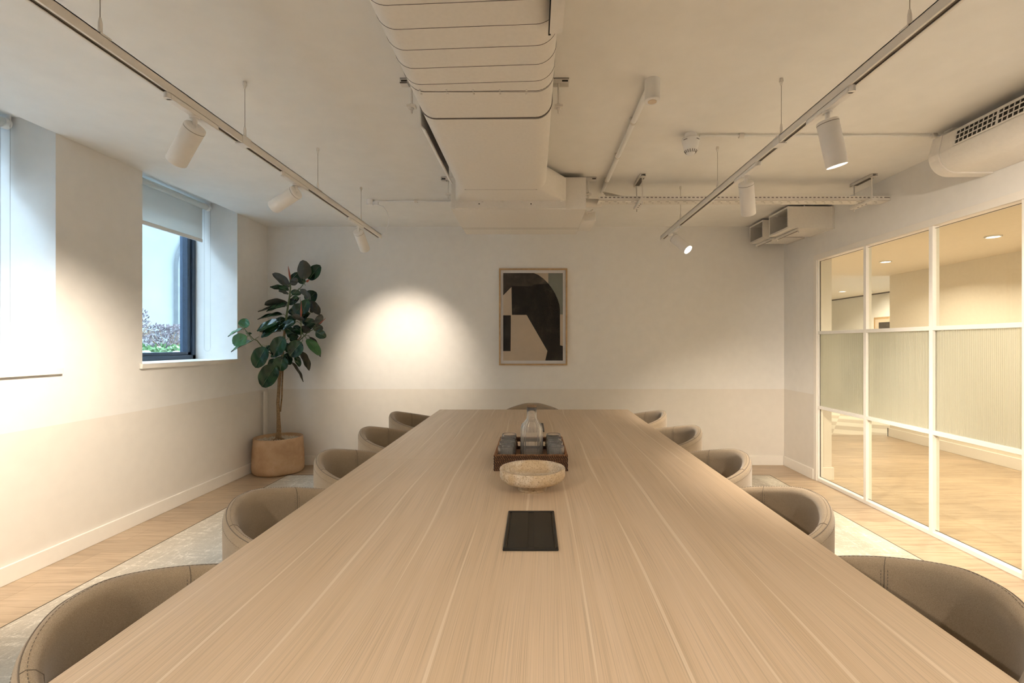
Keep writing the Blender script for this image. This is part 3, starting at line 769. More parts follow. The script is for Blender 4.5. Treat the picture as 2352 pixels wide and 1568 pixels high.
for q in range(11):
    a = q*.571; b0 = zp(405,1205); 
    e = Vector((PX+.0, PYc, .33)); base = Vector((b0.x, b0.y, .36))
    trunk.tube([base, base+Vector((.035*math.cos(a), .03*math.sin(a), -.018)), base+Vector((.075*math.cos(a+.2), .07*math.sin(a+.2), -.036))], [.008,.005,.003], 6)
trunk.build('trunk', M['bark'], pt)
stem = MB()
stem.tube([zp(*p) for p in tp[9:]], [.0119,.010,.009,.0075,.006,.004], 12)
for path, r in (([(440,640),(380,690),(335,660),(290,620),(262,585),(240,578),(205,540),(180,510)], .006), ([(478,300),(520,262),(552,235),(575,205),(592,190)], .006),
                ([(555,560),(556,480),(556,400),(556,330)], .006), ([(540,590),(575,558),(600,532),(650,505),(690,485)], .006), ([(262,585),(250,575),(275,560)], .004)):
    pp_ = [zp(*p) for p in path]; stem.tube(pp_, [r*(1-.45*i/(len(pp_)-1)) for i in range(len(pp_))], 8)
leaves = [  # base, tip, width, kind (0 dark top, 1 brown underside showing, 2 light green), depth offset
 ((575,180),(572,50),85,1,-.02),((608,182),(680,82),75,0,.03),((482,228),(370,138),48,1,0),((475,252),(348,222),32,0,-.05),((578,208),(532,138),50,0,.02),
 ((488,185),(538,132),38,0,.05),((484,212),(534,172),42,1,-.04),((472,275),(408,252),16,1,0),((488,262),(557,272),38,0,.0),((548,245),(626,312),34,1,-.05),
 ((590,325),(655,262),80,0,.10),((465,332),(314,342),24,1,.03),((462,348),(320,386),38,0,-.06),((450,360),(265,386),28,0,.0),((430,412),(262,438),32,0,-.03),
 ((410,458),(256,516),55,0,-.10),((420,482),(283,560),60,0,-.14),((522,462),(395,505),52,0,-.12),((455,500),(515,545),50,0,-.05),((562,342),(500,432),72,0,.04),
 ((602,312),(560,412),66,0,-.06),((608,322),(684,412),52,1,.06),((492,422),(580,442),32,1,-.08),((560,458),(662,468),48,0,.04),((652,482),(696,412),46,1,.0),
 ((632,500),(705,505),44,1,.02),((654,525),(722,562),54,0,-.02),((594,575),(684,682),40,2,-.05),((612,562),(692,692),36,1,.03),((550,658),(617,784),46,1,.0),
 ((518,684),(548,760),24,0,.0),((486,727),(578,857),26,1,.03),((560,596),(476,690),96,0,-.12),((442,560),(368,690),92,0,-.16),((330,655),(352,618),32,0,0),
 ((322,628),(246,768),98,0,-.06),((440,658),(350,692),40,0,-.1),((436,690),(414,790),90,0,-.14),((458,670),(482,748),56,0,-.02),((384,705),(348,778),52,0,-.04),
 ((394,745),(290,896),112,0,-.12),((174,503),(186,438),66,2,-.03),((165,508),(64,556),26,2,0),((196,560),(95,606),76,2,-.05),((226,590),(83,656),34,2,-.06),
 ((202,540),(226,538),14,0,0),((506,490),(568,542),50,0,.05),((458,540),(538,562),42,0,.03),((478,575),(542,588),34,0,.04),((545,502),(622,522),44,1,.06),
 ((540,300),(494,302),22,0,.03),((424,520),(280,520),18,1,.05),((470,400),(560,380),44,0,.08),((470,345),(540,300),40,0,.09),((440,610),(500,660),50,0,.08),
 ((452,440),(380,470),44,0,.10),((556,430),(612,400),40,0,.10),((560,520),(640,480),40,0,.12),((620,400),(640,360),30,1,.12),((470,470),(520,420),50,0,.12)]
lf = MB()
def leaf(b0, t0, wpx, kind, dof):
    xm = 500+(b0[0]+t0[0])/2/2.903
    d = (D0 if xm > 622 else D0-(622-xm)*.0052)+dof
    d = min(d, 5.13)
    B = zp(b0[0], b0[1], d); T = zp(t0[0], t0[1], d)
    B += Vector((0, 0, 0)); ax = T-B; L = ax.length; wd = wpx*1.12/2.903/F*d
    # attach: give the tip some depth towards or away from the camera
    wreal = max(wd, .50*L); phi = math.acos(max(0, min(1, wd/wreal)))
    tilt = random.uniform(-.15, .15); T = T*(1)+Vector((0, 0, 0)); 
    ax.normalize()
    nrm = Vector((0, -1, 0)); nrm = (nrm-ax*nrm.dot(ax)).normalized()
    side = ax.cross(nrm).normalized()
    upn = side if side.z > 0 else -side
    n2 = (nrm*math.cos(phi)+upn*math.sin(phi)).normalized()
    if kind == 1: n2 = -(nrm*math.cos(phi)-upn*math.sin(phi)*.6).normalized()
    s2 = ax.cross(n2).normalized()
    NU, NV = 16, 4
    W0 = [0, .60, .86, .97, 1.0, .99, .93, .79, .54, 0]
    W = [W0[min(8, int(9*i/16))]*(1-(9*i/16-min(8, int(9*i/16))))+W0[min(9, min(8, int(9*i/16))+1)]*(9*i/16-min(8, int(9*i/16))) for i in range(17)]
    W[1] = .43; W[15] = .42
    top, bot = [], []
    for i in range(NU+1):
        u = i/NU; half = W[i]*wreal/2
        bendz = -.10*L*(u*u)+.05*L*u
        for j in range(-NV, NV+1):
            q = j/NV; h = abs(q)*half*.22-.0
            P = B+ax*(L*u)+s2*(q*half)+n2*(bendz+h+.003*math.sin(u*14+j))
            top.append(P+n2*.0010); bot.append(P-n2*.0010)
    # pointed tip
    tip = B+ax*(L*1.05)+n2*(-.06*L)
    w_ = 2*NV+1
    ft = []; fr = []
    for i in range(NU):
        for j in range(2*NV):
            q = (i*w_+j, i*w_+j+1, (i+1)*w_+j+1, (i+1)*w_+j); ft.append(q)
    mi = {0: 0, 1: 0, 2: 2}[kind]
    lf.add(top, ft, mi, True); lf.add(bot, [tuple(reversed(q)) for q in ft], 1, True)
    lf.tube([B-ax*.02, B+ax*L*.04+n2*(.002*L+.001)] + [B+ax*L*u_+n2*(-.10*L*u_*u_+.05*L*u_+.0026) for u_ in (.2, .35, .5, .65, .8, .97)], [.0026, .0022, .0019, .0017, .0015, .0012, .0010, .0006], 5, 3)
    return B, ax
spine = [zp(*p) for p in tp]
branchpts = spine[6:] + [zp(*p) for p in [(335,660),(290,620),(262,585),(205,540),(180,510),(520,262),(552,235),(575,205),(556,480),(556,400),(556,330),(575,558),(600,532),(650,505),(690,485)]]
for (b0, t0, wpx, kind, dof) in leaves:
    B, ax = leaf(b0, t0, wpx, kind, dof)
    q = min(branchpts, key=lambda p: (p-B).length + (0 if p.z < B.z+.02 else .05))
    if (q-B).length < .35: stem.tube([q, (q+B)/2+Vector((0, 0, .012)), B-ax*.01], [.0028, .0024, .0024], 5)
stem.build('branches', M['greenstem'], pt)
lf.build('foliage', [M['leaf'], M['under'], M['leaf_light'], M['rib']], pt, fixn=False)
for (b0, t0, r) in (((484,178),(470,88),.010), ((556,428),(558,320),.010), ((676,476),(722,436),.006), ((592,195),(612,178),.012)):
    B = zp(*b0, D0-.09); T = zp(*t0, D0-.09)
    MB().tube([B, B.lerp(T, .3), B.lerp(T, .7), T], [r*.6, r, r*.6, .001], 8).build('leaf_bud', M['bud'], pt)

# ------------------------------------------------------------------ framed print on the back wall
ax_ = lambda zx: 1120+zx/6.03
k_ = YB/F
def AXY(zx, zy): return ((ax_(zx)-CX)*k_, CZ-((600+zy/6.03)-CY)*k_)
fx0, fz1 = AXY(160, 102); fx1, fz0 = AXY(1102, 1438)
pf = thing('framed_print', ((fx0+fx1)/2, YB-.015, fz0), 'oak framed abstract print of black, beige and green shapes on the back wall', 'picture')
fw = .017
MB().box(fx0, fx0+fw, YB-.028, YB-.001, fz0, fz1).box(fx1-fw, fx1, YB-.028, YB-.001, fz0, fz1).box(fx0+fw, fx1-fw, YB-.028, YB-.001, fz0, fz0+fw).box(fx0+fw, fx1-fw, YB-.028, YB-.001, fz1-fw, fz1).build('frame', M['oakframe'], pf)
MB().box(fx0+fw, fx1-fw, YB-.012, YB-.002, fz0+fw, fz1-fw).build('mount', M['mat_board'], pf)
def art(poly, yo, mat, name='print'):
    pl_ = [AXY(*p) for p in poly]
    MB().prism(pl_, YB-.012-yo-.0005, YB-.012-yo+.0004, 'y').build(name, mat, pf, fixn=True)
art([(217,165),(1041,165),(1041,1373),(217,1373)], .001, M['art_beige'], 'print_sheet')
art([(840,165),(1041,165),(1041,736),(840,736)], .002, M['art_green'], 'green_shape')
arcp = [(640,165),(700,190),(770,240),(840,310),(890,375),(935,450),(970,530),(992,600),(1000,670)]
art([(217,165)]+arcp+[(1002,1162),(1041,1172),(1041,1372),(798,1372),(828,1240),(540,742),(338,742),(332,355),(217,472)], .003, M['art_black'], 'black_shape')
art([(217,748),(322,748),(318,1242),(217,1242)], .003, M['art_black'], 'black_bar')
art([(217,170),(640,168),(700,192),(770,242),(838,312),(700,318),(640,325),(610,348),(330,345),(325,360),(217,455)], .004, M['art_char'], 'charcoal_shape')
MB().box(fx0+fw, fx1-fw, YB-.0205, YB-.0195, fz0+fw, fz1-fw).build('glazing', M['picture_glass'], pf)

# ------------------------------------------------------------------ track lighting
def track(x, yend, cables, lab):
    zt, zb_ = 2.285, 2.250; hw = .0175
    t = thing('lighting_track', (x, 1.6, zb_), lab, 'lighting track', 'suspended lighting tracks')
    y0 = YF+.15
    rl = MB().box(x-hw, x-hw+.004, y0, yend, zb_, zt).box(x+hw-.004, x+hw, y0, yend, zb_, zt).box(x-hw, x+hw, y0, yend, zt-.004, zt)
    rl.box(x-hw+.004, x-.009, y0, yend, zb_, zb_+.003).box(x+.009, x+hw-.004, y0, yend, zb_, zb_+.003)
    rl.build('rail', M['track'], t)
    MB().box(x-.0125, x+.0125, y0, yend-.002, zb_+.006, zb_+.012).build('slot', M['slot'], t)
    MB().box(x-hw, x+hw, yend, yend+.022, zb_-.002, zt).build('end_cap', M['white'], t, bevel=.003)
    for y in cables:
        c = MB().cyl((x, y, zt+.055), (x, y, ZC-.02), .0014, n=6).build('suspension_wire', M['steel'], t)
        MB().cyl((x, y, ZC-.018), (x, y, ZC), .010, .008, n=14).cyl((x, y, ZC-.034), (x, y, ZC-.018), .004, .007, n=10).build('ceiling_cup', M['track'], c)
        MB().cyl((x, y, zt), (x, y, zt+.042), .0065, n=12).cyl((x, y, zt+.042), (x, y, zt+.06), .0065, .003, n=12).build('cable_gripper', M['track'], c)
        MB().box(x-hw-.002, x+hw+.002, y-.02, y+.02, zt-.003, zt+.003).build('clip', M['track'], c)
    for y in (2.33,):
        MB().box(x-hw-.0015, x+hw+.0015, y-.03, y+.03, zb_-.003, zt+.0015).build('joiner', M['white'], t)
track(-1.39, 4.385, (-.02, .77, 1.563, 2.346, 3.139, 3.925), 'white suspended lighting track on the window side')
track(1.175, 4.44, (-.05, .74, 1.524, 2.315, 3.12, 3.904), 'white suspended lighting track on the glazed wall side')

def spotlight(x, y, d, lab, power=SPOT_W, size=68, blend=.7, adj=0, lit=True):
    zb_ = 2.250
    t = thing('track_spotlight', (x, y, 2.10), lab, 'spotlight', 'white cylinder spotlights on the tracks')
    s_ = adj
    MB().box(x-.016, x+.016, y-.15+s_, y+.13+s_, zb_-.020, zb_-.0005).build('adapter', M['spot'], t, bevel=.004)
    MB().cyl((x, y-.15+s_, zb_-.02), (x, y-.15+s_, zb_+.002), .012, n=16).build('adapter_lock', M['spot'], t)
    st = MB().cyl((x, y, zb_-.075), (x, y, zb_-.02), .0095, n=16).cyl((x, y, zb_-.028), (x, y, zb_-.018), .018, n=20)
    st.cyl((x-.012, y, zb_-.072), (x+.012, y, zb_-.072), .012, n=16); st.build('swivel_stem', M['spot'], t)
    d = Vector(d).normalized(); P = Vector((x, y, 2.185))-d*.008
    q = Vector((0,0,1)).rotation_difference(d).to_matrix().to_4x4()
    R_, L = .040, .185
    b_ = MB().lathe([(.001, 0), (R_-.006, 0), (R_-.002, .0015), (R_, .005), (R_, L-.002), (R_-.001, L), (R_-.003, L), (R_-.004, L-.002), (R_-.007, L-.016), (.001, L-.016)], (0,0,0), 40)
    b_.xf(Matrix.Translation(P) @ q); b_.build('lamp_body', M['spot'], t)
    c = MB().lathe([(.001, L-.010), (R_-.006, L-.010), (R_-.006, L-.013), (.001, L-.013)], (0,0,0), 32); c.xf(Matrix.Translation(P) @ q)
    c.build('lens', M['lens'] if lit else M['lens_off'], t)
    ring = MB().lathe([(R_+.0003, .012), (R_+.0005, .013), (R_+.0003, .014)], (0,0,0), 40); ring.xf(Matrix.Translation(P) @ q); ring.build('cap_seam', M['slot'], t)
    if lit and power > 0:
        l = bpy.data.lights.new('spot_lamp', 'SPOT'); l.energy = power; l.color = WARM; l.spot_size = math.radians(size); l.spot_blend = blend; l.shadow_soft_size = .03
        lo = bpy.data.objects.new('lamp', l); COL.objects.link(lo); lo.parent = t
        lo.location = P+d*(L+.002)-wloc(t); lo.rotation_euler = (-d).to_track_quat('Z', 'Y').to_euler()
spotlight(-1.39, 2.0, (-.68, .33, -.66), 'white cylinder spotlight on the window side track, nearest the camera, angled to the wall', SPOT_W*2.0, 74, 1.0)
spotlight(-1.39, 2.85, (-.86, .24, -.42), 'white cylinder spotlight on the window side track, tilted almost level', 0, lit=False)
spotlight(-1.39, 3.87, (.01, .79, -.62), 'small white cylinder spotlight at the far end of the window side track', SPOT_W*.78, 66, 1.0, adj=-.05)
spotlight(1.175, 1.95, (.24, .04, -.97), 'lit white cylinder spotlight on the glazed side track, nearest the camera', SPOT_W*.9, 90, .8)
spotlight(1.175, 2.70, (.30, .50, -.80), 'white cylinder spotlight in the middle of the glazed side track, pointing away', SPOT_W*1.0, 85, .8)
spotlight(1.175, 4.08, (.48, -.56, -.66), 'glowing white spotlight at the far end of the glazed side track, facing the camera', SPOT_W*.9, 80, .8)
# unseen spotlights added out of view as fill for walls, glazing and table
spotlight(-1.39, .45, (-.80, .15, -.58), 'unseen fill spotlight added on the window side track to light the wall', SPOT_W*1.6, 95, .9)
spotlight(1.175, .45, (.60, .74, -.38), 'unseen fill spotlight added on the glazed side track to light the glazing', SPOT_W*2.1, 70, .9)
spotlight(-1.39, -.45, (.42, .52, -.74), 'unseen fill spotlight added at the rear of the window side track to light the table', SPOT_W*.68, 100, 1.0)
spotlight(1.175, -.45, (-.38, .52, -.76), 'unseen fill spotlight added at the rear of the glazed side track to light the table', SPOT_W*.68, 100, 1.0)

# ------------------------------------------------------------------ ventilation duct
dx0, dx1, dzb, dzt, dr = -.528, .083, 2.345, 2.535, .075
def rrect(x0, x1, z0, z1, r, n=8):
    pts = []
    for (cx_, cz_, a0) in ((x1-r, z0+r, -math.pi/2), (x1-r, z1-r, 0), (x0+r, z1-r, math.pi/2), (x0+r, z0+r, math.pi)):
        for k in range(n+1):
            a = a0+math.pi/2*k/n; pts.append((cx_+r*math.cos(a), cz_+r*math.sin(a)))
    return pts
dt = thing('spiral_duct', ((dx0+dx1)/2, 1.6, dzb), 'large white oval ventilation duct under the ceiling', 'duct')
def duct_piece(y0, y1, name, r=dr, g=0):
    m_ = MB(); pts = rrect(dx0-g, dx1+g, dzb-g, dzt+g, r+g); n = len(pts); ny = max(2, int((y1-y0)/.03))
    vs = [(p[0], y0+(y1-y0)*k/ny, p[1]) for k in range(ny+1) for p in pts]
    fs = [(k*n+i, k*n+(i+1)%n, (k+1)*n+(i+1)%n, (k+1)*n+i) for k in range(ny) for i in range(n)]
    m_.add(vs, fs, 0, True); m_.add(vs[:n], [list(range(n))]); m_.add(vs[-n:], [list(range(n))])
    return m_.build(name, M['duct'], dt)
duct_piece(YF+.01, 2.018, 'duct_section'); duct_piece(2.026, 2.258, 'duct_section'); duct_piece(2.268, 3.30, 'flexible_section', g=.001)
def hoop(y, skew, r, name, mat, g=.0005, a=None):
    pts = rrect(dx0-g, dx1+g, dzb-g, dzt+g, dr+g, 10)
    P = [(p[0], y-skew*(p[0]-dx0)/(dx1-dx0), p[1]) for p in pts]
    return MB().tube(P, r, 6, closed=True).build(name, mat, dt)
y = 1.970
while y > -.9:
    hoop(y, .036, .0008, 'spiral_seam', M['grey']); y -= .115  # seam lines coloured dark grey for the shading in their gaps
hoop(2.022, .010, .0025, 'joint_gap', M['grey'], g=-.0015)
hoop(2.264, .014, .0052, 'fabric_joint', M['grey'], g=-.001)
sc = MB()
for (xx) in (-.47, -.36, -.25, -.14, -.03):
    for yy in (2.008, 2.038): sc.cyl((xx, yy, dzb-.004), (xx, yy, dzb+.001), .004, n=8)
sc.build('screws', M['duct'], dt)
# transition into the unit
T0 = rrect(dx0, dx1, dzb, dzt, dr, 6); T1 = rrect(-.575, .237, 2.349, 2.525, .01, 6)
n = len(T0); m_ = MB(); rings = []
for k in range(7):
    u = k/6; rings += [(a[0]+(b_[0]-a[0])*u, 3.30+.285*u, a[1]+(b_[1]-a[1])*u) for a, b_ in zip(T0, T1)]
m_.add(rings, [(k*n+i, k*n+(i+1)%n, (k+1)*n+(i+1)%n, (k+1)*n+i) for k in range(6) for i in range(n)], 0, True)
m_.build('transition_piece', M['duct'], dt)
MB().tube([(dx0+.06, 3.30, dzb-.0005), (dx1-.06, 3.30, dzb-.0005)], .0012, 6).build('transition_seam', M['grey'], dt)

ah = thing('fan_coil_unit', (-.11, 3.99, 2.289), 'white boxed fan coil unit at the far end of the duct', 'air conditioning unit')
MB().box(-.61, .384, 3.585, 4.40, 2.289, 2.526).build('casing', M['duct'], ah, bevel=.003)
MB().box(-.575, .237, 3.572, 3.585, 2.292, 2.352).build('flange', M['duct'], ah, bevel=.002)
fs_ = MB()
for k in range(6): fs_.box(-.53+k*.145, -.515+k*.145, 3.560, 3.573, 2.338, 2.352)
fs_.build('flange_clips', M['duct'], ah)
fd = MB()
for xx in (-.40, -.02): fd.cyl((xx, 3.5700, 2.325), (xx, 3.573, 2.325), .0045, n=10)
fd.build('screw_holes', M['dark'], ah)
MB().box(-.61, .384, 4.19, 4.193, 2.2885, 2.2893).box(-.61, .384, 4.16, 4.162, 2.2885, 2.2893).build('panel_joint', M['grey'], ah)
MB().box(.384, .50, 3.93, 4.28, 2.29, 2.365).build('control_box', M['duct'], ah, bevel=.004)

# sheet metal covers beside the duct
cv = thing('duct_side_cover', (-.575, 2.93, 2.41), 'thin white metal cover along the left side of the duct', 'metal cover')
MB().prism([(-.562, 2.40), (-.586, 2.425), (-.590, 2.552), (-.586, 2.552), (-.581, 2.428), (-.558, 2.404)], 2.52, 3.36, 'y').build('cover', M['duct'], cv)
MB().box(-.556, -.532, 2.54, 3.34, 2.50, 2.53).build('gap_shade', M['dark'], cv)  # black strip standing in for the shade between cover and duct
cv = thing('duct_edge_cover', (.09, .6, 2.31), 'white flat metal trunking along the right edge of the duct', 'metal cover')
MB().prism([(.052, 2.317), (.094, 2.317), (.107, 2.555), (.101, 2.555), (.090, 2.323), (.052, 2.323)], -.5, 1.60, 'y').build('trunking', M['duct'], cv)
MB().box(.048, .056, -.5, 1.62, 2.324, 2.334).build('gap_shade', M['dark'], cv)  # shade beside the trunking, made as a thin black strip

# duct hangers
def hanger(y, x0, x1, r0, r1, zlow, lab):
    t = thing('duct_hanger', ((x0+x1)/2, y, zlow), lab, 'bracket', 'ceiling hangers of the duct')
    z0 = ZC-.024 
    ch_ = MB().box(x0, x1, y-.02, y+.02, ZC-.003, ZC).box(x0, x1, y-.02, y-.0165, ZC-.024, ZC).box(x0, x1, y+.0165, y+.02, ZC-.024, ZC)
    ch_.box(x0, x0+.035, y-.02, y+.02, ZC-.024, ZC-.021)
    ch_.build('channel', M['duct'], t)
    MB().box(x1-.034, x1-.006, y-.0205, y-.0198, ZC-.018, ZC-.010).box(x0+.006, x0+.034, y-.0205, y-.0198, ZC-.018, ZC-.010).build('channel_slots', M['dark'], t)
    for xx in (r0, r1):
        rd = MB().cyl((xx, y, zlow-.03), (xx, y, ZC-.003), .0045, n=8).build('threaded_rod', M['duct'], t)
        MB().cyl((xx, y, zlow-.012), (xx, y, zlow-.004), .011, n=6).cyl((xx, y, zlow+.008), (xx, y, zlow+.014), .011, n=6).box(xx-.02, xx+.02, y-.015, y+.015, zlow-.003, zlow+.008).build('nut', M['duct'], rd)
hanger(2.33, -.635, .168, -.583, .118, 2.430, 'white ceiling hanger channel across the duct, nearer the camera')
hanger(3.70, -.70, .475, -.65, .415, 2.43, 'white ceiling hanger channel across the fan coil unit')

# ------------------------------------------------------------------ conduits, sensor, smoke detector
sn = thing('motion_sensor', (.566, 2.33, 2.457), 'white cylindrical motion sensor fixed under the ceiling', 'sensor')
MB().lathe([(.001, 0), (.036, 0), (.0375, .002), (.0375, .006), (.0365, .0065), (.0365, .103)], (.566, 2.33, 2.457), 40).build('housing', M['plastic'], sn)
MB().cyl((.566, 2.33, 2.454), (.566, 2.33, 2.458), .021, n=32).build('sensor_lens', M['pot'] if False else M['art_beige'], sn)
def conduit(p0, p1, r, clips, lab, axis='y', caps=()):
    t = thing('conduit', tuple((Vector(p0)+Vector(p1))/2), lab, 'conduit')
    MB().cyl(p0, p1, r, n=14).build('pipe', M['plastic'], t)
    for q in clips:
        c = MB(); 
        if axis == 'y': c.cyl((p0[0], q-.008, p0[2]), (p0[0], q+.008, p0[2]), r+.004, n=16).box(p0[0]-.022, p0[0]+.022, q-.008, q+.008, ZC-.005, ZC)
        else: c.cyl((q-.014, p0[1], p0[2]), (q+.014, p0[1], p0[2]), r+.008, n=16).box(q-.012, q+.012, p0[1]-.012, p0[1]+.012, p0[2], ZC)
        c.build('clip', M['duct'], t)
    return t
conduit((.556, 2.37, ZC-.022), (.556, 3.98, ZC-.022), .015, (2.72, 3.22, 3.7), 'white conduit running along the ceiling away from the motion sensor')
conduit((.995, 2.925, ZC-.012), (2.55, 2.925, ZC-.012), .0065, (1.245, 2.40), 'thin white conduit across the ceiling from the smoke detector', 'x')
conduit((-1.42, 4.27, ZC-.012), (-.60, 4.27, ZC-.012), .0065, (-1.03,), 'thin white conduit at the far left of the ceiling', 'x')
sdx, sdy = .941, 2.925
sd = thing('smoke_detector', (sdx, sdy, 2.432), 'round white smoke detector fixed under the ceiling', 'smoke detector')
MB().cyl((sdx, sdy, ZC-.030), (sdx, sdy, ZC), .036, .034, n=32).build('base', M['plastic'], sd)
MB().lathe([(.001, 0), (.014, 0), (.020, .004), (.034, .020), (.039, .034), (.045, .055), (.051, .078), (.053, .090), (.050, .098), (.001, .099)], (sdx, sdy, 2.432), 40).build('sensor_head', M['plastic'], sd)
vt = MB()
for k in range(16):
    a = 2*math.pi*k/16
    c0 = Vector((sdx+.0275*math.cos(a), sdy+.0275*math.sin(a), 2.432+.0115)); c1 = Vector((sdx+.0368*math.cos(a), sdy+.0368*math.sin(a), 2.432+.0255))
    vt.cyl(c0, c1, .0022, n=6)
vt.build('vents', M['grey'], sd)
sl = MB()
for k in range(4):
    a0 = k*math.pi/2+.4
    sl.tube([(sdx+.0522*math.cos(a0+q*.12), sdy+.0522*math.sin(a0+q*.12), 2.432+.082) for q in range(5)], .0018, 6)
sl.build('slots', M['grey'], sd)
jb = thing('junction_box', (-1.42, 4.27, ZC-.05), 'small round white junction box with a curling cable to the lighting track', 'junction box')
MB().cyl((-1.43, 4.27, ZC-.045), (-1.43, 4.27, ZC), .033, n=28).box(-1.41, -1.36, 4.25, 4.28, ZC-.045, ZC-.02).build('housing', M['plastic'], jb)
cab = [px(868, 470, 4.27), px(880, 474, 4.28), px(888, 484, 4.30), px(893, 500, 4.33), px(892, 515, 4.36), px(884, 530, 4.38), px(875, 541, 4.39), px(870, 546, 4.40)]
MB().tube(cab, .0035, 8).build('cable', M['plastic'], jb)

# ------------------------------------------------------------------ cable tray and what hangs beside it
cy0, cy1, cz = 3.68, 3.79, 2.382
ct = thing('cable_tray', (1.58, 3.735, cz), 'perforated white cable tray hung across the far ceiling', 'cable tray')
x0c, x1c = .49, 2.69
m_ = MB().box(x0c, x1c, cy0, cy1, cz, cz+.002).box(x0c, x1c, cy1-.002, cy1, cz, cz+.033)
# front lip with real slots
sx = x0c+.012; zl0, zl1 = cz+.020, cz+.0265
m_.box(x0c, x1c, cy0, cy0+.002, cz, zl0).box(x0c, x1c, cy0, cy0+.002, zl1, cz+.033)
k = 0; xx = x0c
while xx < x1c-.03:
    m_.box(xx, xx+.0135, cy0, cy0+.002, zl0, zl1); xx += .0315
m_.build('tray_channel', M['duct'], ct)
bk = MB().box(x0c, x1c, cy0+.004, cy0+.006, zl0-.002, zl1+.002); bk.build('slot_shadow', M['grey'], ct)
pf_ = MB(); xx = x0c+.02; k = 0
while xx < x1c-.04:
    yy = cy0+.03 if k % 2 else cy0+.06; pf_.box(xx, xx+(.022 if k % 2 else .012), yy, yy+.006, cz-.0006, cz); xx += .033; k += 1
pf_.build('perforations', M['slot'], ct)
def trapeze(x, lab, off=0):
    t = thing('tray_bracket', (x, 3.735, 2.36), lab, 'bracket', 'hangers of the cable tray')
    MB().box(x-.02, x-.0165, 3.60, 3.86, ZC-.022, ZC).box(x+.0165, x+.02, 3.60, 3.86, ZC-.022, ZC).box(x-.02, x+.02, 3.60, 3.86, ZC-.003, ZC).box(x-.02, x+.02, 3.60, 3.64, ZC-.022, ZC-.019).box(x-.02, x+.02, 3.82, 3.86, ZC-.022, ZC-.019).build('ceiling_channel', M['duct'], t)
    MB().box(x-.016, x+.016, 3.64, 3.82, ZC-.0225, ZC-.012).build('channel_slot', M['grey'], t)
    MB().box(x-.02, x+.02, 3.60, 3.86, cz-.022, cz-.001).build('support_bar', M['duct'], t, bevel=.002)
    MB().box(x-.004, x+.004, 3.69, 3.705, cz-.0225, cz-.0215).box(x-.004, x+.004, 3.735, 3.75, cz-.0225, cz-.0215).box(x-.004, x+.004, 3.78, 3.795, cz-.0225, cz-.0215).build('bar_holes', M['dark'], t)
    for yy in (3.635, 3.835): MB().cyl((x, yy, cz-.045), (x, yy, ZC-.004), .005, n=8).build('threaded_rod', M['duct'], t)
trapeze(.81, 'cable tray hanger nearer the duct'); trapeze(2.52, 'cable tray hanger beside the glazed wall')
ip = thing('insulated_pipe', (.46, 3.80, 2.40), 'short white insulated pipe between the fan coil unit and cable tray', 'pipe')
MB().cyl((.385, 3.82, 2.405), (.53, 3.82, 2.400), .033, n=24).cyl((.385, 3.82, 2.405), (.41, 3.82, 2.405), .036, n=24).build('insulation', M['duct'], ip)
MB().tube([(.40, 3.85, 2.36), (.42, 3.87, 2.345), (.45, 3.88, 2.35), (.47, 3.90, 2.37)], .008, 8).tube([(.39, 3.84, 2.37), (.40, 3.86, 2.35), (.43, 3.9, 2.34)], .006, 8).build('pipe_tails', M['duct'], ip)
for j in range(4):
    z_ = cz+.03
    cb_ = MB().tube([(.55+.01*j, 3.86, 2.50-.012*j), (.60, 3.82, 2.475-.010*j), (.68, 3.75+.01*j, 2.432-.003*j), (.78, 3.74+.012*j, cz+.020), (1.0, 3.73+.012*j, cz+.012), (2.6, 3.72+.012*j, cz+.010)], .0065, 8)
    o = cb_.build('cable', M['duct']); tag(o, ['topmost of the four white cables sweeping down into the cable tray', 'second from the top of the four white cables sweeping into the cable tray', 'third from the top of the four white cables sweeping into the cable tray', 'lowest of the four white cables sweeping down into the cable tray'][j], 'cable', 'cables in the cable tray')
lc = MB().tube([(1.9, 3.77, cz+.03), (2.05, 3.77, cz+.043), (2.25, 3.77, cz+.043), (2.45, 3.77, cz+.036), (2.65, 3.77, cz+.02)], .006, 8).build('cable', M['grey'])
tag(lc, 'grey cable lying on top of the cable tray near the glazed wall', 'cable')

# duct stubs on the right wall
def stub(y0, y1, z0, z1, lab):
    x0 = 2.288; t = thing('duct_stub', ((x0+XR)/2, (y0+y1)/2, z0), lab, 'duct', 'open square duct ends on the right wall')
    w_ = .006
    MB().box(x0, XR, y0, y0+w_, z0, z1).box(x0, XR, y1-w_, y1, z0, z1).box(x0, XR, y0+w_, y1-w_, z0, z0+w_).box(x0, XR, y0+w_, y1-w_, z1-w_, z1).build('casing', M['duct'], t)
    lp = MB(); e = .014
    lp.box(x0-.003, x0, y0-.002, y0+e, z0-.002, z1+.002).box(x0-.003, x0, y1-e, y1+.002, z0-.002, z1+.002).box(x0-.003, x0, y0+e, y1-e, z0-.002, z0+e).box(x0-.003, x0, y0+e, y1-e, z1-e, z1+.002)
    lp.build('lip', M['duct'], t)
    MB().box(2.36, 2.385, y0-.03, y1+.03, z0-.026, z0-.004).build('support_rail', M['duct'], t, bevel=.002)
    MB().box(2.366, 2.379, y0+.0, y1, z0-.0268, z0-.0262).build('rail_slot', M['grey'], t)
    MB().box(XR-.006, XR, y0-.02, y1+.02, z0-.01, z1+.01).build('wall_plate', M['duct'], t)
    rd = MB().cyl((2.44, y0+.02, z1), (2.44, y0+.02, ZC), .005, n=8).cyl((2.372, y0-.01, z0-.045), (2.372, y0-.01, z0-.02), .005, n=8).cyl((2.372, y1+.01, z0-.045), (2.372, y1+.01, z0-.02), .005, n=8).build('threaded_rod', M['duct'], t)
stub(4.38, 4.735, 2.340, 2.535, 'larger open square duct end on the right wall, nearer the camera')
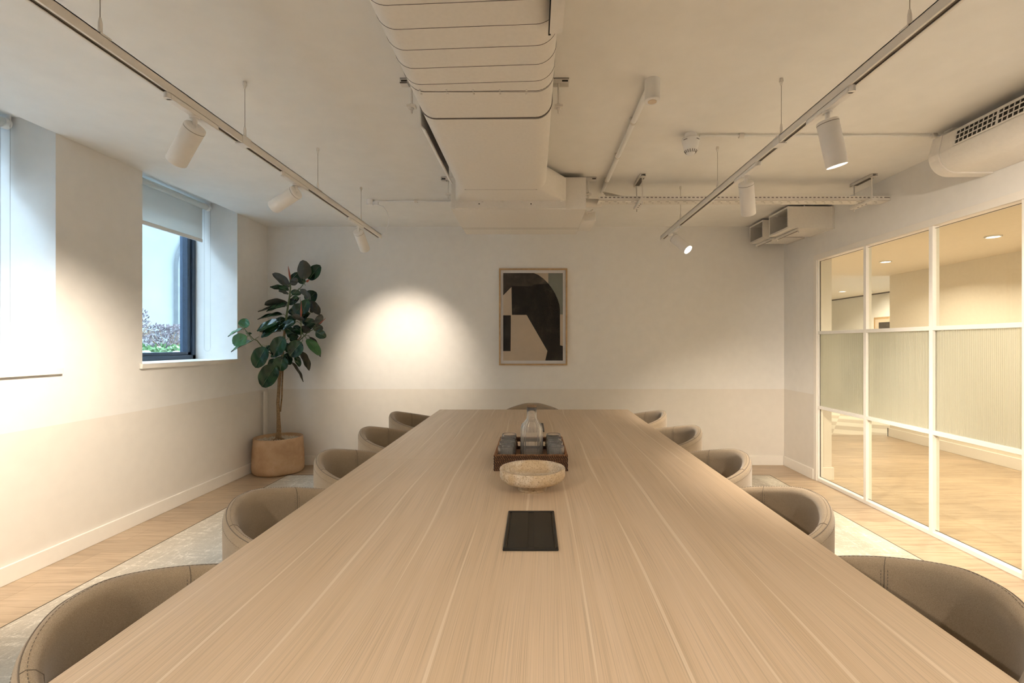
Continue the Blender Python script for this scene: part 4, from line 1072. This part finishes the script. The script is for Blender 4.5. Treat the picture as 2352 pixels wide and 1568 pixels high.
stub(4.86, 5.16, 2.357, 2.535, 'smaller open square duct end on the right wall, near the back wall')

# rounded air conditioning casing on the right wall
ay0, ay1 = -.4, 2.92
ac = thing('wall_air_unit', (2.55, (ay0+ay1)/2, 2.30), 'long rounded white air unit with a grille high on the right wall', 'air conditioner')
xa, za, zb2 = 2.475, 2.305, 2.515; rr = (zb2-za)/2
def sect(g):
    pts = [(XR-.002, za-g), (xa+.0, za-g)]
    for k in range(1, 17):
        a = -math.pi/2-math.pi*k/16*.5; pts.append((xa+(rr+g)*math.cos(a), za+rr+(rr+g)*math.sin(a)))
    gx, gz = pts[-1]
    pts += [(xa-.085, zb2+g+.0), (XR-.002, zb2+g+.004)]
    return pts
MB().prism(sect(0), ay0, ay1-.07, 'y', smooth=False).build('casing', M['duct'], ac)
MB().prism(sect(.007), ay1-.068, ay1, 'y').build('end_cap', M['duct'], ac, bevel=.003)
s0 = sect(0); p_a = Vector((s0[-3][0], 0, s0[-3][1])); p_b = Vector((s0[-2][0], 0, s0[-2][1]))
# grille on the sloping upper face
def along(u, off): 
    d_ = (p_b-p_a); nrm_ = Vector((-d_.z, 0, d_.x)).normalized()
    if nrm_.x > 0: nrm_ = -nrm_
    return p_a+d_*u+nrm_*off
gm_ = MB()
a_, b_ = along(.08, .001), along(.84, .001)
gy1 = ay1-.17
gm_.add([(a_.x, ay0+.1, a_.z), (a_.x, gy1, a_.z), (b_.x, gy1, b_.z), (b_.x, ay0+.1, b_.z)], [(0,1,2,3)])
gm_.build('grille_opening', M['dark'], ac)
gr = MB()
for u in (.08, .34, .60, .84):
    c = along(u, .006); gr.cyl((c.x, ay0+.1, c.z), (c.x, gy1, c.z), .0035 if u not in (.08, .84) else .005, n=8)
yy = gy1; k = 0
while yy > ay0+.1:
    c0, c1 = along(.08, .003), along(.84, .003)
    gr.cyl((c0.x, yy, c0.z), (c1.x, yy, c1.z), .0028 if k % 9 else .006, n=6); yy -= .028; k += 1
gr.build('grille', M['duct'], ac)
MB().cyl((2.47, ay1-.05, zb2), (2.47, ay1-.05, ZC), .008, n=10).box(2.44, 2.50, ay1-.08, ay1-.02, ZC-.008, ZC).build('ceiling_bracket', M['duct'], ac)
